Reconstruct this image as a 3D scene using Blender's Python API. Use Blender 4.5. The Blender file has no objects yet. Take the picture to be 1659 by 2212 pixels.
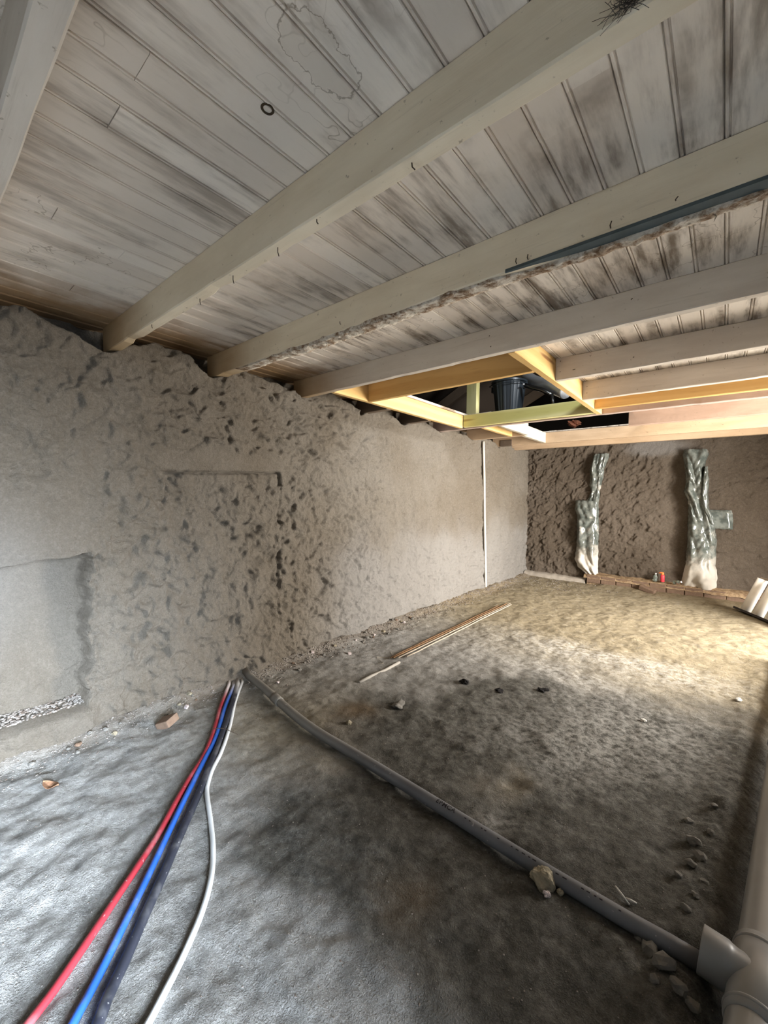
import bpy, bmesh, math, random
import numpy as np
from mathutils import Vector, Matrix

random.seed(7)
S = bpy.context.scene
COL = S.collection

# ------------------------------------------------------------------ camera
YAW, PITCH, ROLL, FPX = 0.693727, -0.0345755, 0.0140523, 886.148
cam_d = bpy.data.cameras.new('camera')
cam = bpy.data.objects.new('camera', cam_d)
COL.objects.link(cam)
cam_d.sensor_fit = 'HORIZONTAL'
cam_d.sensor_width = 36.0
cam_d.lens = FPX * 36.0 / 1659.0
cam_d.clip_start = 0.02
fw = Vector((-math.sin(YAW) * math.cos(PITCH), math.cos(YAW) * math.cos(PITCH), math.sin(PITCH)))
r0 = fw.cross(Vector((0, 0, 1))).normalized()
u0 = r0.cross(fw)
rt = r0 * math.cos(ROLL) + u0 * math.sin(ROLL)
up = u0 * math.cos(ROLL) - r0 * math.sin(ROLL)
m = Matrix.Identity(4)
for i in range(3):
    m[i][0], m[i][1], m[i][2] = rt[i], up[i], -fw[i]
m[0][3], m[1][3], m[2][3] = 2.653, 0.0, 1.3
cam.matrix_world = m
S.camera = cam

# ------------------------------------------------------------------ world, daylight through the two openings in the right wall
W = bpy.data.worlds.new('sky'); S.world = W
W.use_nodes = True
bg = W.node_tree.nodes['Background']
bg.inputs['Color'].default_value = (0.72, 0.84, 1.0, 1)
bg.inputs['Strength'].default_value = 1.0

def daylight(name, loc, sx, sz, power, colour, spread=180, tilt=0):
    l = bpy.data.lights.new(name, 'AREA'); l.shape = 'RECTANGLE'
    l.size, l.size_y = sx, sz
    l.energy = power; l.color = colour; l.spread = math.radians(spread)
    o = bpy.data.objects.new(name, l); COL.objects.link(o)
    o.location = loc
    o.rotation_euler = (0, math.radians(90 - tilt), 0)      # shines towards -X, into the room, and a little down as skylight does
    return o
# the size axes of the turned lamp: size -> Z, size_y -> Y
XR, XO = 4.55, 5.05           # inner and outer face of the right wall
DOOR_B = (-1.10, 0.15, 0.0, 2.02)
DOOR_A = (3.75, 5.35, 0.0, 2.05)
daylight('daylight_near_doorway', (XO - 0.03, (DOOR_B[0] + DOOR_B[1]) / 2, 1.0), 1.95, 1.25, 72, (0.74, 0.86, 1.0), 46, 14)
daylight('daylight_far_doorway', (XO - 0.03, (DOOR_A[0] + DOOR_A[1]) / 2, 1.02), 1.95, 1.55, 165, (1.0, 0.94, 0.86), 132, 11)
daylight('attic_fill_lamp', (3.30, 3.1, 3.30),   .45, .7, 24, (0.9, 0.95, 1.0), 150, 25)  # added fill lamp for the attic things, at a made-up roof opening

S.view_settings.view_transform = 'Standard'
S.view_settings.look = 'None'
S.view_settings.exposure = 1.7
S.view_settings.gamma = 1.0
S.view_settings.use_curve_mapping = False

# ------------------------------------------------------------------ numpy noise
_rng = np.random.RandomState(3)
_ang = _rng.rand(8, 256, 256) * 2 * np.pi
_gx, _gy = np.cos(_ang), np.sin(_ang)
def gn(x, y, s=0):
    x = np.asarray(x, float) + s * 17.31; y = np.asarray(y, float) + s * 5.77
    k = s % 8
    xi = np.floor(x).astype(int); yi = np.floor(y).astype(int)
    fx, fy = x - xi, y - yi
    ux = fx * fx * fx * (fx * (fx * 6 - 15) + 10); uy = fy * fy * fy * (fy * (fy * 6 - 15) + 10)
    def g(a, b):
        A, B = (xi + a) & 255, (yi + b) & 255
        return _gx[k][A, B] * (fx - a) + _gy[k][A, B] * (fy - b)
    n0 = g(0, 0) * (1 - ux) + g(1, 0) * ux
    n1 = g(0, 1) * (1 - ux) + g(1, 1) * ux
    return (n0 * (1 - uy) + n1 * uy) * 1.5
def fbm(x, y, o=4, s=0, gain=.5):
    t, a, f = 0, 1.0, 1.0
    for i in range(o):
        t = t + a * gn(np.asarray(x) * f, np.asarray(y) * f, s + i); a *= gain; f *= 2.03
    return t
def billow(x, y, o=3, s=0):
    t, a, f = 0, 1.0, 1.0
    for i in range(o):
        t = t + a * np.abs(gn(np.asarray(x) * f, np.asarray(y) * f, s + i)); a *= .5; f *= 2.1
    return t
def ss(a, b, x):
    t = np.clip((np.asarray(x, float) - a) / (b - a), 0, 1); return t * t * (3 - 2 * t)
def blob(x, y, cx, cy, rx, ry):
    return np.exp(-(((x - cx) / rx) ** 2 + ((y - cy) / ry) ** 2))

# ------------------------------------------------------------------ helpers: objects
def link(name, me, mat=None, parent=None, smooth=False):
    o = bpy.data.objects.new(name, me); COL.objects.link(o)
    if mat is not None and not me.materials: me.materials.append(mat)
    if parent is not None: o.parent = parent
    if smooth: me.shade_smooth()
    return o
def empty(name, loc=(0, 0, 0)):
    o = bpy.data.objects.new(name, None); COL.objects.link(o); o.location = loc
    o.empty_display_size = .05
    bpy.context.view_layer.update()
    return o
def tag(o, label=None, cat=None, group=None, kind=None):
    if label: o['label'] = label
    if cat: o['category'] = cat
    if group: o['group'] = group
    if kind: o['kind'] = kind
    return o
def mesh(name, v, f):
    me = bpy.data.meshes.new(name); me.from_pydata([tuple(map(float, p)) for p in v], [], f); me.update()
    return me
def child_of(o, parent):
    """parent o (built in world coordinates) to parent, keeping it where it is"""
    o.parent = parent
    o.matrix_parent_inverse = Matrix.Translation(-Vector(parent.location))
    return o
def grid_mesh(name, P, flip=False):
    """P: (n,m,3) array of points"""
    n, mm = P.shape[:2]
    me = bpy.data.meshes.new(name)
    idx = np.arange(n * mm).reshape(n, mm)
    a, b, c, d = idx[:-1, :-1], idx[1:, :-1], idx[1:, 1:], idx[:-1, 1:]
    q = np.stack([a, d, c, b] if flip else [a, b, c, d], -1).reshape(-1, 4).astype(np.int32)
    me.vertices.add(n * mm); me.vertices.foreach_set('co', P.reshape(-1).astype(np.float32))
    me.loops.add(q.size); me.loops.foreach_set('vertex_index', q.reshape(-1))
    me.polygons.add(len(q)); me.polygons.foreach_set('loop_start', np.arange(0, q.size, 4, dtype=np.int32))
    me.update(calc_edges=True)
    me.shade_smooth()
    return me
def attr(me, name, a):
    at = me.attributes.new(name, 'FLOAT', 'POINT'); at.data.foreach_set('value', np.asarray(a, np.float32).reshape(-1))
def box_me(name, x0, x1, y0, y1, z0, z1, bev=0.0):
    bm = bmesh.new()
    vs = [bm.verts.new((x, y, z)) for x in (x0, x1) for y in (y0, y1) for z in (z0, z1)]
    for f in ((0, 1, 3, 2), (4, 6, 7, 5), (0, 4, 5, 1), (2, 3, 7, 6), (0, 2, 6, 4), (1, 5, 7, 3)):
        bm.faces.new([vs[i] for i in f])
    bmesh.ops.recalc_face_normals(bm, faces=bm.faces)
    if bev: bmesh.ops.bevel(bm, geom=bm.edges[:], offset=bev, segments=2, affect='EDGES', profile=.6)
    me = bpy.data.meshes.new(name); bm.to_mesh(me); bm.free()
    return me
def catmull(pts, n):
    P = [np.array(p, float) for p in pts]
    P = [2 * P[0] - P[1]] + P + [2 * P[-1] - P[-2]]
    out = []
    for i in range(1, len(P) - 2):
        for k in range(n):
            t = k / n
            out.append(.5 * ((2 * P[i]) + (-P[i - 1] + P[i + 1]) * t + (2 * P[i - 1] - 5 * P[i] + 4 * P[i + 1] - P[i + 2]) * t * t
                             + (-P[i - 1] + 3 * P[i] - 3 * P[i + 1] + P[i + 2]) * t ** 3))
    out.append(P[-2]); return out
def tube_me(name, path, r, seg=14, cap=True, squash=1.0):
    """round tube along a polyline; r a number or a list"""
    P = [Vector(p) for p in path]; n = len(P)
    R = r if hasattr(r, '__len__') else [r] * n
    v, f = [], []
    t0 = (P[1] - P[0]).normalized()
    ref = Vector((0, 0, 1)) if abs(t0.z) < .9 else Vector((1, 0, 0))
    for i in range(n):
        t = (P[min(i + 1, n - 1)] - P[max(i - 1, 0)]).normalized()
        sd = t.cross(ref).normalized(); u = sd.cross(t)
        for k in range(seg):
            a = 2 * math.pi * k / seg
            v.append(P[i] + sd * math.cos(a) * R[i] + u * math.sin(a) * R[i] * squash)
    for i in range(n - 1):
        for k in range(seg):
            k2 = (k + 1) % seg
            f.append((i * seg + k, i * seg + k2, (i + 1) * seg + k2, (i + 1) * seg + k))
    if cap:
        f.append(tuple(range(seg))[::-1]); f.append(tuple((n - 1) * seg + k for k in range(seg)))
    me = mesh(name, v, f)
    for p in me.polygons: p.use_smooth = len(p.vertices) == 4
    return me
def timber_me(name, a0, a1, b0, b1, z0, z1, axis='X', rough=.0016, chip=0.0, seed=0, step=.05, edge=.004):
    """a length of sawn timber along axis X or Y: rounded rectangular section, slightly uneven edges, chipped lower arrises"""
    n = max(2, int((a1 - a0) / step) + 1)
    e = edge
    sec = [(b0 + e, z0), (b1 - e, z0), (b1, z0 + e), (b1, (z0 + z1) / 2), (b1, z1 - e), (b1 - e, z1), (b0 + e, z1), (b0, z1 - e), (b0, (z0 + z1) / 2), (b0, z0 + e)]
    m_ = len(sec); v, f = [], []
    aa = np.linspace(a0, a1, n)
    for i, a in enumerate(aa):
        for k, (b, z) in enumerate(sec):
            db = rough * float(gn(a * 5, k * 1.7, seed)); dz = rough * float(gn(a * 5 + 40, k * 1.7, seed + 1))
            if chip and k in (0, 9, 1, 2):
                c = chip * max(0.0, float(gn(a * 7, 3.3 + seed, 2)) - .25) * 1.6
                dz += c; db += c * (.6 if k in (0, 9) else -.6)
            p = (b + db, z + dz)
            v.append((a, p[0], p[1]) if axis == 'X' else (p[0], a, p[1]))
    for i in range(n - 1):
        for k in range(m_):
            k2 = (k + 1) % m_
            q = (i * m_ + k, i * m_ + k2, (i + 1) * m_ + k2, (i + 1) * m_ + k)
            f.append(q[::-1] if axis == 'X' else q)
    c0 = tuple(range(m_)); c1 = tuple((n - 1) * m_ + k for k in range(m_))
    f.append(c0 if axis == 'X' else c0[::-1]); f.append(c1[::-1] if axis == 'X' else c1)
    me = mesh(name, v, f)
    bm = bmesh.new(); bm.from_mesh(me); bmesh.ops.recalc_face_normals(bm, faces=bm.faces); bm.to_mesh(me); bm.free()
    return me
def stone_me(name, r, seed, sub=3, flat=.7, sharp=.35):
    bm = bmesh.new(); bmesh.ops.create_icosphere(bm, subdivisions=sub, radius=1)
    rs = np.random.RandomState(seed); off = rs.rand(3) * 50
    planes = [(Vector(rs.normal(size=3)).normalized(), .55 + .35 * rs.rand()) for _ in range(7)]
    for w in bm.verts:
        p = w.co.copy()
        for nrm, d in planes:
            t = p.dot(nrm)
            if t > d: p -= nrm * (t - d) * .8
        k = 1 + sharp * float(fbm(p.x * 1.6 + off[0] + p.z, p.y * 1.6 + off[1] - p.z * .7, 3, seed % 5))
        w.co = Vector((p.x * k * r, p.y * k * r * .85, p.z * k * r * flat))
    me = bpy.data.meshes.new(name); bm.to_mesh(me); bm.free()
    return me

# ------------------------------------------------------------------ helpers: materials
class NT:
    def __init__(s, name, rough=.8, spec=.3):
        s.m = bpy.data.materials.new(name); s.m.use_nodes = True
        s.t = s.m.node_tree; s.b = s.t.nodes['Principled BSDF']
        s.b.inputs['Roughness'].default_value = rough
        s.b.inputs['Specular IOR Level'].default_value = spec
        s.pos = s.n('ShaderNodeNewGeometry').outputs['Position']
    def n(s, t, **kw):
        o = s.t.nodes.new(t)
        for k, v in kw.items(): setattr(o, k, v)
        return o
    def l(s, a, b): s.t.links.new(a, b)
    def _in(s, sock, v):
        if hasattr(v, 'is_linked'): s.l(v, sock)
        elif isinstance(v, (tuple, list)) and len(v) == 3 and len(sock.default_value) == 4: sock.default_value = (*v, 1)
        else: sock.default_value = v
    def mapped(s, scale, rot=(0, 0, 0), src=None):
        mp = s.n('ShaderNodeMapping'); mp.inputs['Scale'].default_value = scale; mp.inputs['Rotation'].default_value = rot
        s.l(src or s.pos, mp.inputs['Vector']); return mp.outputs['Vector']
    def noise(s, scale=5, detail=4, rough=.55, vec=None, dist=0.0):
        o = s.n('ShaderNodeTexNoise'); s.l(vec or s.pos, o.inputs['Vector'])
        o.inputs['Scale'].default_value = scale; o.inputs['Detail'].default_value = detail
        o.inputs['Roughness'].default_value = rough; o.inputs['Distortion'].default_value = dist
        return o.outputs['Fac']
    def vor(s, scale=5, vec=None, feat='F1'):
        o = s.n('ShaderNodeTexVoronoi', feature=feat); s.l(vec or s.pos, o.inputs['Vector']); o.inputs['Scale'].default_value = scale
        return o.outputs['Distance']
    def ramp(s, fac, a, b, c0=(0, 0, 0), c1=(1, 1, 1)):
        o = s.n('ShaderNodeMapRange', interpolation_type='SMOOTHSTEP')
        s._in(o.inputs['Value'], fac); s._in(o.inputs['From Min'], a); s._in(o.inputs['From Max'], b)
        return o.outputs['Result']
    def math(s, op, a, b=0.0, clamp=False):
        o = s.n('ShaderNodeMath', operation=op, use_clamp=clamp); s._in(o.inputs[0], a); s._in(o.inputs[1], b); return o.outputs[0]
    def mix(s, fac, a, b, mode='MIX'):
        o = s.n('ShaderNodeMix', data_type='RGBA', blend_type=mode)
        s._in(o.inputs[0], fac); s._in(o.inputs[6], a); s._in(o.inputs[7], b); return o.outputs[2]
    def at(s, name):
        o = s.n('ShaderNodeAttribute'); o.attribute_name = name; return o.outputs['Fac']
    def xyz(s, src=None):
        o = s.n('ShaderNodeSeparateXYZ'); s.l(src or s.pos, o.inputs[0]); return o.outputs
    def rnd(s): return s.n('ShaderNodeObjectInfo').outputs['Random']
    def col(s, c): s._in(s.b.inputs['Base Color'], c)
    def bump(s, h, strength=.3, dist=.01):
        o = s.n('ShaderNodeBump'); o.inputs['Strength'].default_value = strength; o.inputs['Distance'].default_value = dist
        s.l(h, o.inputs['Height']); s.l(o.outputs['Normal'], s.b.inputs['Normal'])
def plain(name, c, rough=.6, spec=.3, metal=0.0, vary=.15, scale=30, bump=0.0):
    q = NT(name, rough, spec)
    n = q.noise(scale, 4)
    q.col(q.mix(n, tuple(x * (1 - vary) for x in c), tuple(min(1, x * (1 + vary)) for x in c)))
    q.b.inputs['Metallic'].default_value = metal
    if bump: q.bump(n, bump, .004)
    return q.m

# sprayed earth plaster on the walls
def plaster(name, lo, hi, tint):
    q = NT(name, .95, .1)
    big = q.noise(1.1, 3, .5)
    med = q.noise(7, 6, .65)
    fine = q.noise(140, 3, .6)
    c = q.mix(q.ramp(big, .35, .65), lo, hi)
    c = q.mix(q.math('MULTIPLY', q.ramp(med, .45, .75), .35), c, tint)
    c = q.mix(q.math('MULTIPLY', q.ramp(fine, .35, .7), .35), c, tuple(x * .5 for x in lo))
    c = q.mix(q.math('MULTIPLY', q.ramp(q.noise(48, 6, .75), .46, .64), .25), c, tuple(min(1, x * 1.4) for x in hi))
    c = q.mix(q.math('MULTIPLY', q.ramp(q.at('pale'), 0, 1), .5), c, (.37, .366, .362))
    q.col(c)
    h = q.math('ADD', q.math('MULTIPLY', q.noise(30, 8, .78), 1.0), q.math('MULTIPLY', fine, .25))
    q.bump(h, 1.0, .035)
    return q.m
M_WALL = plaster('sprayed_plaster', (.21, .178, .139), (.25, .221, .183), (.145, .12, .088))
M_WALLB = plaster('sprayed_plaster_brown', (.15, .12, .092), (.19, .156, .124), (.11, .086, .064))

# sandy earth floor: dry / moist-and-shaded / tan zones come from per-vertex masks
q = NT('earth_floor', .93, .15)
grain = q.noise(210, 3, .7); mid = q.noise(26, 6, .7); big = q.noise(3.2, 4, .6)
dry = q.mix(q.ramp(mid, .3, .7), (.24, .232, .215), (.36, .352, .335))
dry = q.mix(q.math('MULTIPLY', q.ramp(grain, .5, .72), .6), dry, (.58, .56, .53))
dry = q.mix(q.at('tan'), dry, q.mix(q.ramp(mid, .3, .7), (.25, .20, .115), (.35, .29, .18)))
damp_shade = q.mix(q.ramp(mid, .3, .75), (.065, .062, .054), (.155, .148, .13))
damp_shade = q.mix(q.math('MULTIPLY', q.ramp(grain, .5, .75), .35), damp_shade, (.30, .285, .25))
dm = q.ramp(q.math('ADD', q.at('damp_shade'), q.math('MULTIPLY', q.math('SUBTRACT', mid, .5), .5)), .12, .9)
c = q.mix(dm, dry, damp_shade)
mot = q.noise(11, 7, .72)
c = q.mix(q.math('MULTIPLY', q.ramp(mot, .50, .66), .38), c, q.mix(.55, c, (.42, .41, .39)))
c = q.mix(q.math('MULTIPLY', q.ramp(mot, .50, .34), .5), c, q.mix(.6, c, (.02, .019, .017)))
c = q.mix(q.math('MULTIPLY', q.ramp(q.noise(60, 5, .75), .52, .68), .45), c, q.mix(.5, c, (.03, .028, .025)))
c = q.mix(q.math('MULTIPLY', q.at('rust'), .6), c, (.20, .13, .065))
c = q.mix(q.math('MULTIPLY', q.math('MULTIPLY', q.at('salt'), q.ramp(mid, .35, .62)), .75), c, (.62, .61, .58))
q.col(c)
h = q.math('ADD', q.math('MULTIPLY', mid, 1.0), q.math('MULTIPLY', grain, .5))
q.bump(h, 1.0, .022)
M_FLOOR = q.m

# painted boards, dirty; unpainted brown stain along the left wall
def board_mat():
    q = NT('painted_board', .7, .3)
    x, y, z = q.xyz()
    rnd = q.rnd()
    st = q.noise(1.0, 6, .62, q.mapped((14, 2.2, 4)))
    st2 = q.noise(1.0, 5, .7, q.mapped((60, 7, 8)))
    bl = q.noise(2.3, 5, .6)
    base = q.mix(rnd, (.67, .595, .515), (.81, .745, .665))
    # dirt: brown-grey bloom, stronger between the second and fourth beams
    zone = q.math('ADD', .55, q.math('MULTIPLY', q.ramp(y, .6, 1.7), .4))
    dirt = q.math('MULTIPLY', q.math('MULTIPLY', q.ramp(st, .42, .66), q.ramp(bl, .40, .58)), zone, True)
    c = q.mix(dirt, base, (.17, .13, .095))
    c = q.mix(q.math('MULTIPLY', q.ramp(st2, .55, .8), .35), c, (.30, .25, .20))
    # water marks: thin wandering rings
    wn = q.noise(5.5, 3, .6, q.mapped((1, .8, 1)))
    ring = q.math('MULTIPLY', q.math('SUBTRACT', 1.0, q.ramp(q.math('ABSOLUTE', q.math('SUBTRACT', wn, .58)), .0, .007)), .5)
    c = q.mix(q.math('MULTIPLY', ring, q.ramp(q.noise(1.3, 1), .5, .6)), c, (.16, .11, .06))
    # one large ragged water mark over three boards
    wv = q.n('ShaderNodeVectorMath', operation='ADD'); nz = q.n('ShaderNodeTexNoise'); q.l(q.pos, nz.inputs['Vector'])
    nz.inputs['Scale'].default_value = 7; nz.inputs['Detail'].default_value = 5; nz.inputs['Roughness'].default_value = .65
    sc_ = q.n('ShaderNodeVectorMath', operation='SCALE'); q.l(nz.outputs['Color'], sc_.inputs[0]); sc_.inputs['Scale'].default_value = .13
    q.l(q.pos, wv.inputs[0]); q.l(sc_.outputs[0], wv.inputs[1])
    for (cx_, cy_, ax_, ay_) in ((2.02, .665, .055, .115),):
        wx_, wy_2, _z = q.xyz(wv.outputs[0])
        ex = q.math('MULTIPLY', q.math('SUBTRACT', wx_, cx_), 1 / ax_); ey = q.math('MULTIPLY', q.math('SUBTRACT', wy_2, cy_), 1 / ay_)
        rr_ = q.math('SQRT', q.math('ADD', q.math('MULTIPLY', ex, ex), q.math('MULTIPLY', ey, ey)))
        edge_ = q.math('SUBTRACT', 1.0, q.ramp(q.math('ABSOLUTE', q.math('SUBTRACT', rr_, 1.0)), 0.0, .045))
        c = q.mix(q.math('MULTIPLY', edge_, .6), c, (.13, .085, .04))
        c = q.mix(q.math('MULTIPLY', q.math('SUBTRACT', 1.0, q.ramp(rr_, .9, 1.0)), .12), c, (.25, .20, .13))
    # tannin stain near the wall
    xs = q.math('ADD', x, q.math('MULTIPLY', q.math('SUBTRACT', q.noise(4, 4, .6, q.mapped((1, 1.4, 1))), .5), .35))
    tan = q.math('SUBTRACT', 1.0, q.ramp(xs, .06, .44))
    c = q.mix(q.math('MULTIPLY', tan, .9), c, q.mix(st2, (.20, .105, .035), (.33, .20, .085)))
    q.col(c)
    q.bump(q.noise(1.0, 5, .6, q.mapped((120, 6, 20))), .25, .004)
    return q.m
M_BOARD = board_mat()

def beam_mat(name, c0, c1, brown=True, dirt=(.25, .2, .14)):
    q = NT(name, .62, .3)
    x, y, z = q.xyz()
    st = q.noise(1.0, 5, .6, q.mapped((2.2, 9, 9)))
    sp = q.noise(38, 4, .65)
    c = q.mix(q.ramp(st, .3, .7), c0, c1)
    c = q.mix(q.math('MULTIPLY', q.ramp(sp, .64, .72), .7), c, dirt)
    gr = q.noise(1.0, 4, .6, q.mapped((3, 90, 90)))
    c = q.mix(q.math('MULTIPLY', q.ramp(gr, .58, .75), .22), c, dirt)
    if brown:
        xs = q.math('ADD', x, q.math('MULTIPLY', q.math('SUBTRACT', q.noise(3, 3), .5), .5))
        c = q.mix(q.math('MULTIPLY', q.math('SUBTRACT', 1.0, q.ramp(xs, .02, .75)), .8), c, q.mix(st, (.26, .15, .055), (.40, .26, .11)))
    q.col(c)
    q.bump(q.math('ADD', q.noise(1.0, 4, .6, q.mapped((4, 60, 60))), q.math('MULTIPLY', sp, .4)), .22, .004)
    return q.m
M_CREAM = beam_mat('cream_beam_paint', (.67, .585, .445), (.77, .69, .545))
M_GREYB = beam_mat('grey_beam_paint', (.55, .485, .415), (.65, .59, .515))
M_MAUVE = beam_mat('mauve_beam_paint', (.40, .31, .27), (.48, .38, .33), False)
M_PEACH = beam_mat('peach_beam_paint', (.43, .31, .20), (.52, .385, .26), False)
M_PINKB = beam_mat('pinkish_beam_paint', (.36, .25, .19), (.43, .305, .235), False)
M_DARKJ = beam_mat('dark_joist', (.10, .075, .055), (.17, .125, .09), False)

def wood_mat(name, c0, c1, axis='X', knot=(.25, .12, .04), wave=.22):
    q = NT(name, .6, .3)
    sc = (1.6, 16, 16) if axis == 'X' else ((16, 1.6, 16) if axis == 'Y' else (16, 16, 1.6))
    v = q.mapped(sc)
    w = q.n('ShaderNodeTexWave', wave_type='BANDS', bands_direction='Z'); q.l(v, w.inputs['Vector'])
    w.inputs['Scale'].default_value = wave; w.inputs['Distortion'].default_value = 9; w.inputs['Detail'].default_value = 3; w.inputs['Detail Scale'].default_value = .8
    c = q.mix(q.ramp(w.outputs['Fac'], .2, .95), c0, c1)
    kn = q.vor(1.0, q.mapped(tuple(x * .45 for x in sc)))
    c = q.mix(q.math('SUBTRACT', 1.0, q.ramp(kn, .05, .13)), c, knot)
    c = q.mix(q.math('MULTIPLY', q.ramp(q.noise(1.0, 5, .6, q.mapped(tuple(x * 4 for x in sc))), .5, .8), .25), c, knot)
    q.col(c); q.bump(w.outputs['Fac'], .08, .002)
    return q.m
M_NEWX = wood_mat('new_pine_x', (.57, .34, .115), (.64, .40, .15), 'X')
M_NEWY = wood_mat('new_pine_y', (.56, .36, .135), (.62, .415, .175), 'Y')
M_GREEN = wood_mat('treated_pine', (.50, .47, .17), (.68, .63, .32), 'X', (.30, .24, .08), .16)
M_GREENZ = wood_mat('treated_pine_upright', (.40, .37, .16), (.52, .48, .25), 'Z', (.20, .15, .05))
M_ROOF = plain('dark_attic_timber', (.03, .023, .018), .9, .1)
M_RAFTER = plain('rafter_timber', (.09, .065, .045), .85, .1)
M_PIPE = plain('grey_plastic_pipe', (.27, .275, .29), .42, .4, vary=.12, scale=18)
M_SOIL = plain('grey_soil_pipe', (.215, .212, .208), .32, .5, vary=.12, scale=14)
M_DARK = plain('black_plastic', (.02, .025, .03), .4, .4)

# ------------------------------------------------------------------ the setting: floor
pipe_a, pipe_b = np.array([2.62, 0.75]), np.array([2.985, 3.9])       # axis of the main pipe on the plan
def main_x(y): return 2.7435 + .1096 * (np.asarray(y) - 1.25)
def waste_y(x): return 1.619 - .155 * ss(-.1, 1.1, x) - .047 * ss(1.0, 2.65, x)
def floor_h(x, y):
    x = np.asarray(x, float); y = np.asarray(y, float)
    h = .010 * fbm(x * 1.7, y * 1.7, 3, 1) + .008 * fbm(x * 7, y * 7, 3, 2)
    # trodden texture
    h = h + .0045 * (billow(x * 16, y * 16, 2, 4) - .4) * (.5 + .5 * ss(-.2, .3, gn(x * 1.3, y * 1.3, 5)))
    h = h + .006 * (1 - ss(.0, .5, x)) * billow(x * 9, y * 9, 2, 3)
    h = h + .030 * (1 - ss(.0, .17, x + .06 * gn(x * 4, y * 4, 3)))               # rubble bank along the left wall
    h = h + .05 * ss(6.65, 7.05, y + .1 * gn(x * 3, y * 3, 1)) * ss(1.0, 1.4, x)  # dirt bank at the far wall
    # trench of the main pipe, with a cloddy lip
    d = x - main_x(y); live = ss(.4, .8, y) * (1 - ss(4.2, 4.8, y))
    h = h - .055 * np.exp(-(d / .085) ** 2) * live
    lip = np.exp(-((d + .16) / .07) ** 2) * live
    h = h + lip * (.010 + .016 * billow(x * 14, y * 14, 2, 6))
    # the thin waste pipe lies in a shallow groove
    w = y - waste_y(x)
    inx = ss(-.1, .1, x) * (1 - ss(2.6, 2.7, x))
    h = h - .012 * np.exp(-(w / .045) ** 2) * inx
    h = h + .012 * np.exp(-((w + .09) / .05) ** 2) * inx * ss(2.2, 2.5, x) * billow(x * 18, y * 18, 2, 3) * 1.5
    # small crater and tracks
    h = h - .034 * blob(x, y, 1.95, 1.80, .05, .05) + .014 * blob(x, y, 1.95, 1.80, .13, .13)
    h = h - .012 * blob(x, y, 1.12, 1.97, .05, .04)
    # rake furrows near the lower left corner of the view
    fur = .5 + .5 * np.sin((x * .75 + y * .66) * 60 + 5 * gn(x * 3, y * 3, 2))
    h = h - .005 * fur ** 6 * blob(x, y, .95, .3, .45, .35)
    return h
fx = np.arange(-.30, XR + .02, .0125); fy = np.arange(-1.8, 7.16, .0125)
X, Y = np.meshgrid(fx, fy, indexing='ij')
Z = floor_h(X, Y)
me = grid_mesh('floor', np.stack([X, Y, Z], -1))
wx = X + .12 * fbm(X * 2.2, Y * 2.2, 3, 3); wy = Y + .12 * fbm(X * 2.2 + 9, Y * 2.2, 3, 4)
damp_shade = (.95 * blob(wx, wy, 1.50, 1.05, .42, .30) + .9 * blob(wx, wy, 1.05, 1.80, .30, .26) + .75 * blob(wx, wy, 2.15, 2.1, .75, .75)
        + .75 * blob(wx, wy, 2.3, 1.2, .5, .35) + .45 * blob(wx, wy, 1.5, 2.4, .8, .6) + .45 * blob(wx, wy, 2.6, 2.9, .4, .7) + .2 * blob(wx, wy, .7, 1.25, .3, .25))
damp_shade += .55 * ss(1.1, 1.6, wx) * ss(.75, 1.15, wy - .25 * (1.6 - wx)) * (1 - ss(2.5, 3.5, wy))  # broad shade beyond the doorway light's edge, painted into the mask
damp_shade += .22 * fbm(X * 3.5, Y * 3.5, 4, 5) * ss(.05, .4, damp_shade)
damp_shade -= .9 * blob(wx, wy, 1.93, 1.82, .19, .19) + .25 * blob(wx, wy, 2.4, .95, .45, .2) + .35 * blob(wx, wy, 2.35, 1.42, .1, .1)
damp_shade = np.clip(damp_shade, 0, 1)
attr(me, 'damp_shade', damp_shade)
attr(me, 'tan', np.clip(ss(3.0, 4.6, wy + .25 * wx) * .85 + .5 * blob(wx, wy, 1.93, 1.82, .2, .2) + .6 * blob(wx, wy, .75, 1.45, .6, .4), 0, 1))
attr(me, 'rust', np.clip(.55 * (1 - ss(.04, .26, wx)) + .9 * blob(wx, wy, .95, 1.72, .16, .12) + .5 * blob(wx, wy, 1.95, 1.05, .12, .1) + .8 * blob(wx, wy, 2.3, 6.95, 1.2, .22), 0, 1))
attr(me, 'salt', np.clip(.9 * blob(wx, wy, 1.9, 3.75, .9, .22) + .7 * blob(wx, wy, 1.7, 3.2, .4, .2) + .5 * blob(wx, wy, 2.0, 1.55, .09, .05) + .55 * blob(wx, wy, 2.05, 2.25, .35, .3) + .5 * blob(wx, wy, 2.3, 2.75, .4, .35) + .35 * blob(wx, wy, .9, 3.2, .4, .4), 0, 1))
floor = link('floor', me, M_FLOOR)
tag(floor, 'uneven sandy earth floor with dark patches of moisture and painted shade', kind='structure')
def fz(x, y): return float(floor_h(x, y))

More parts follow.
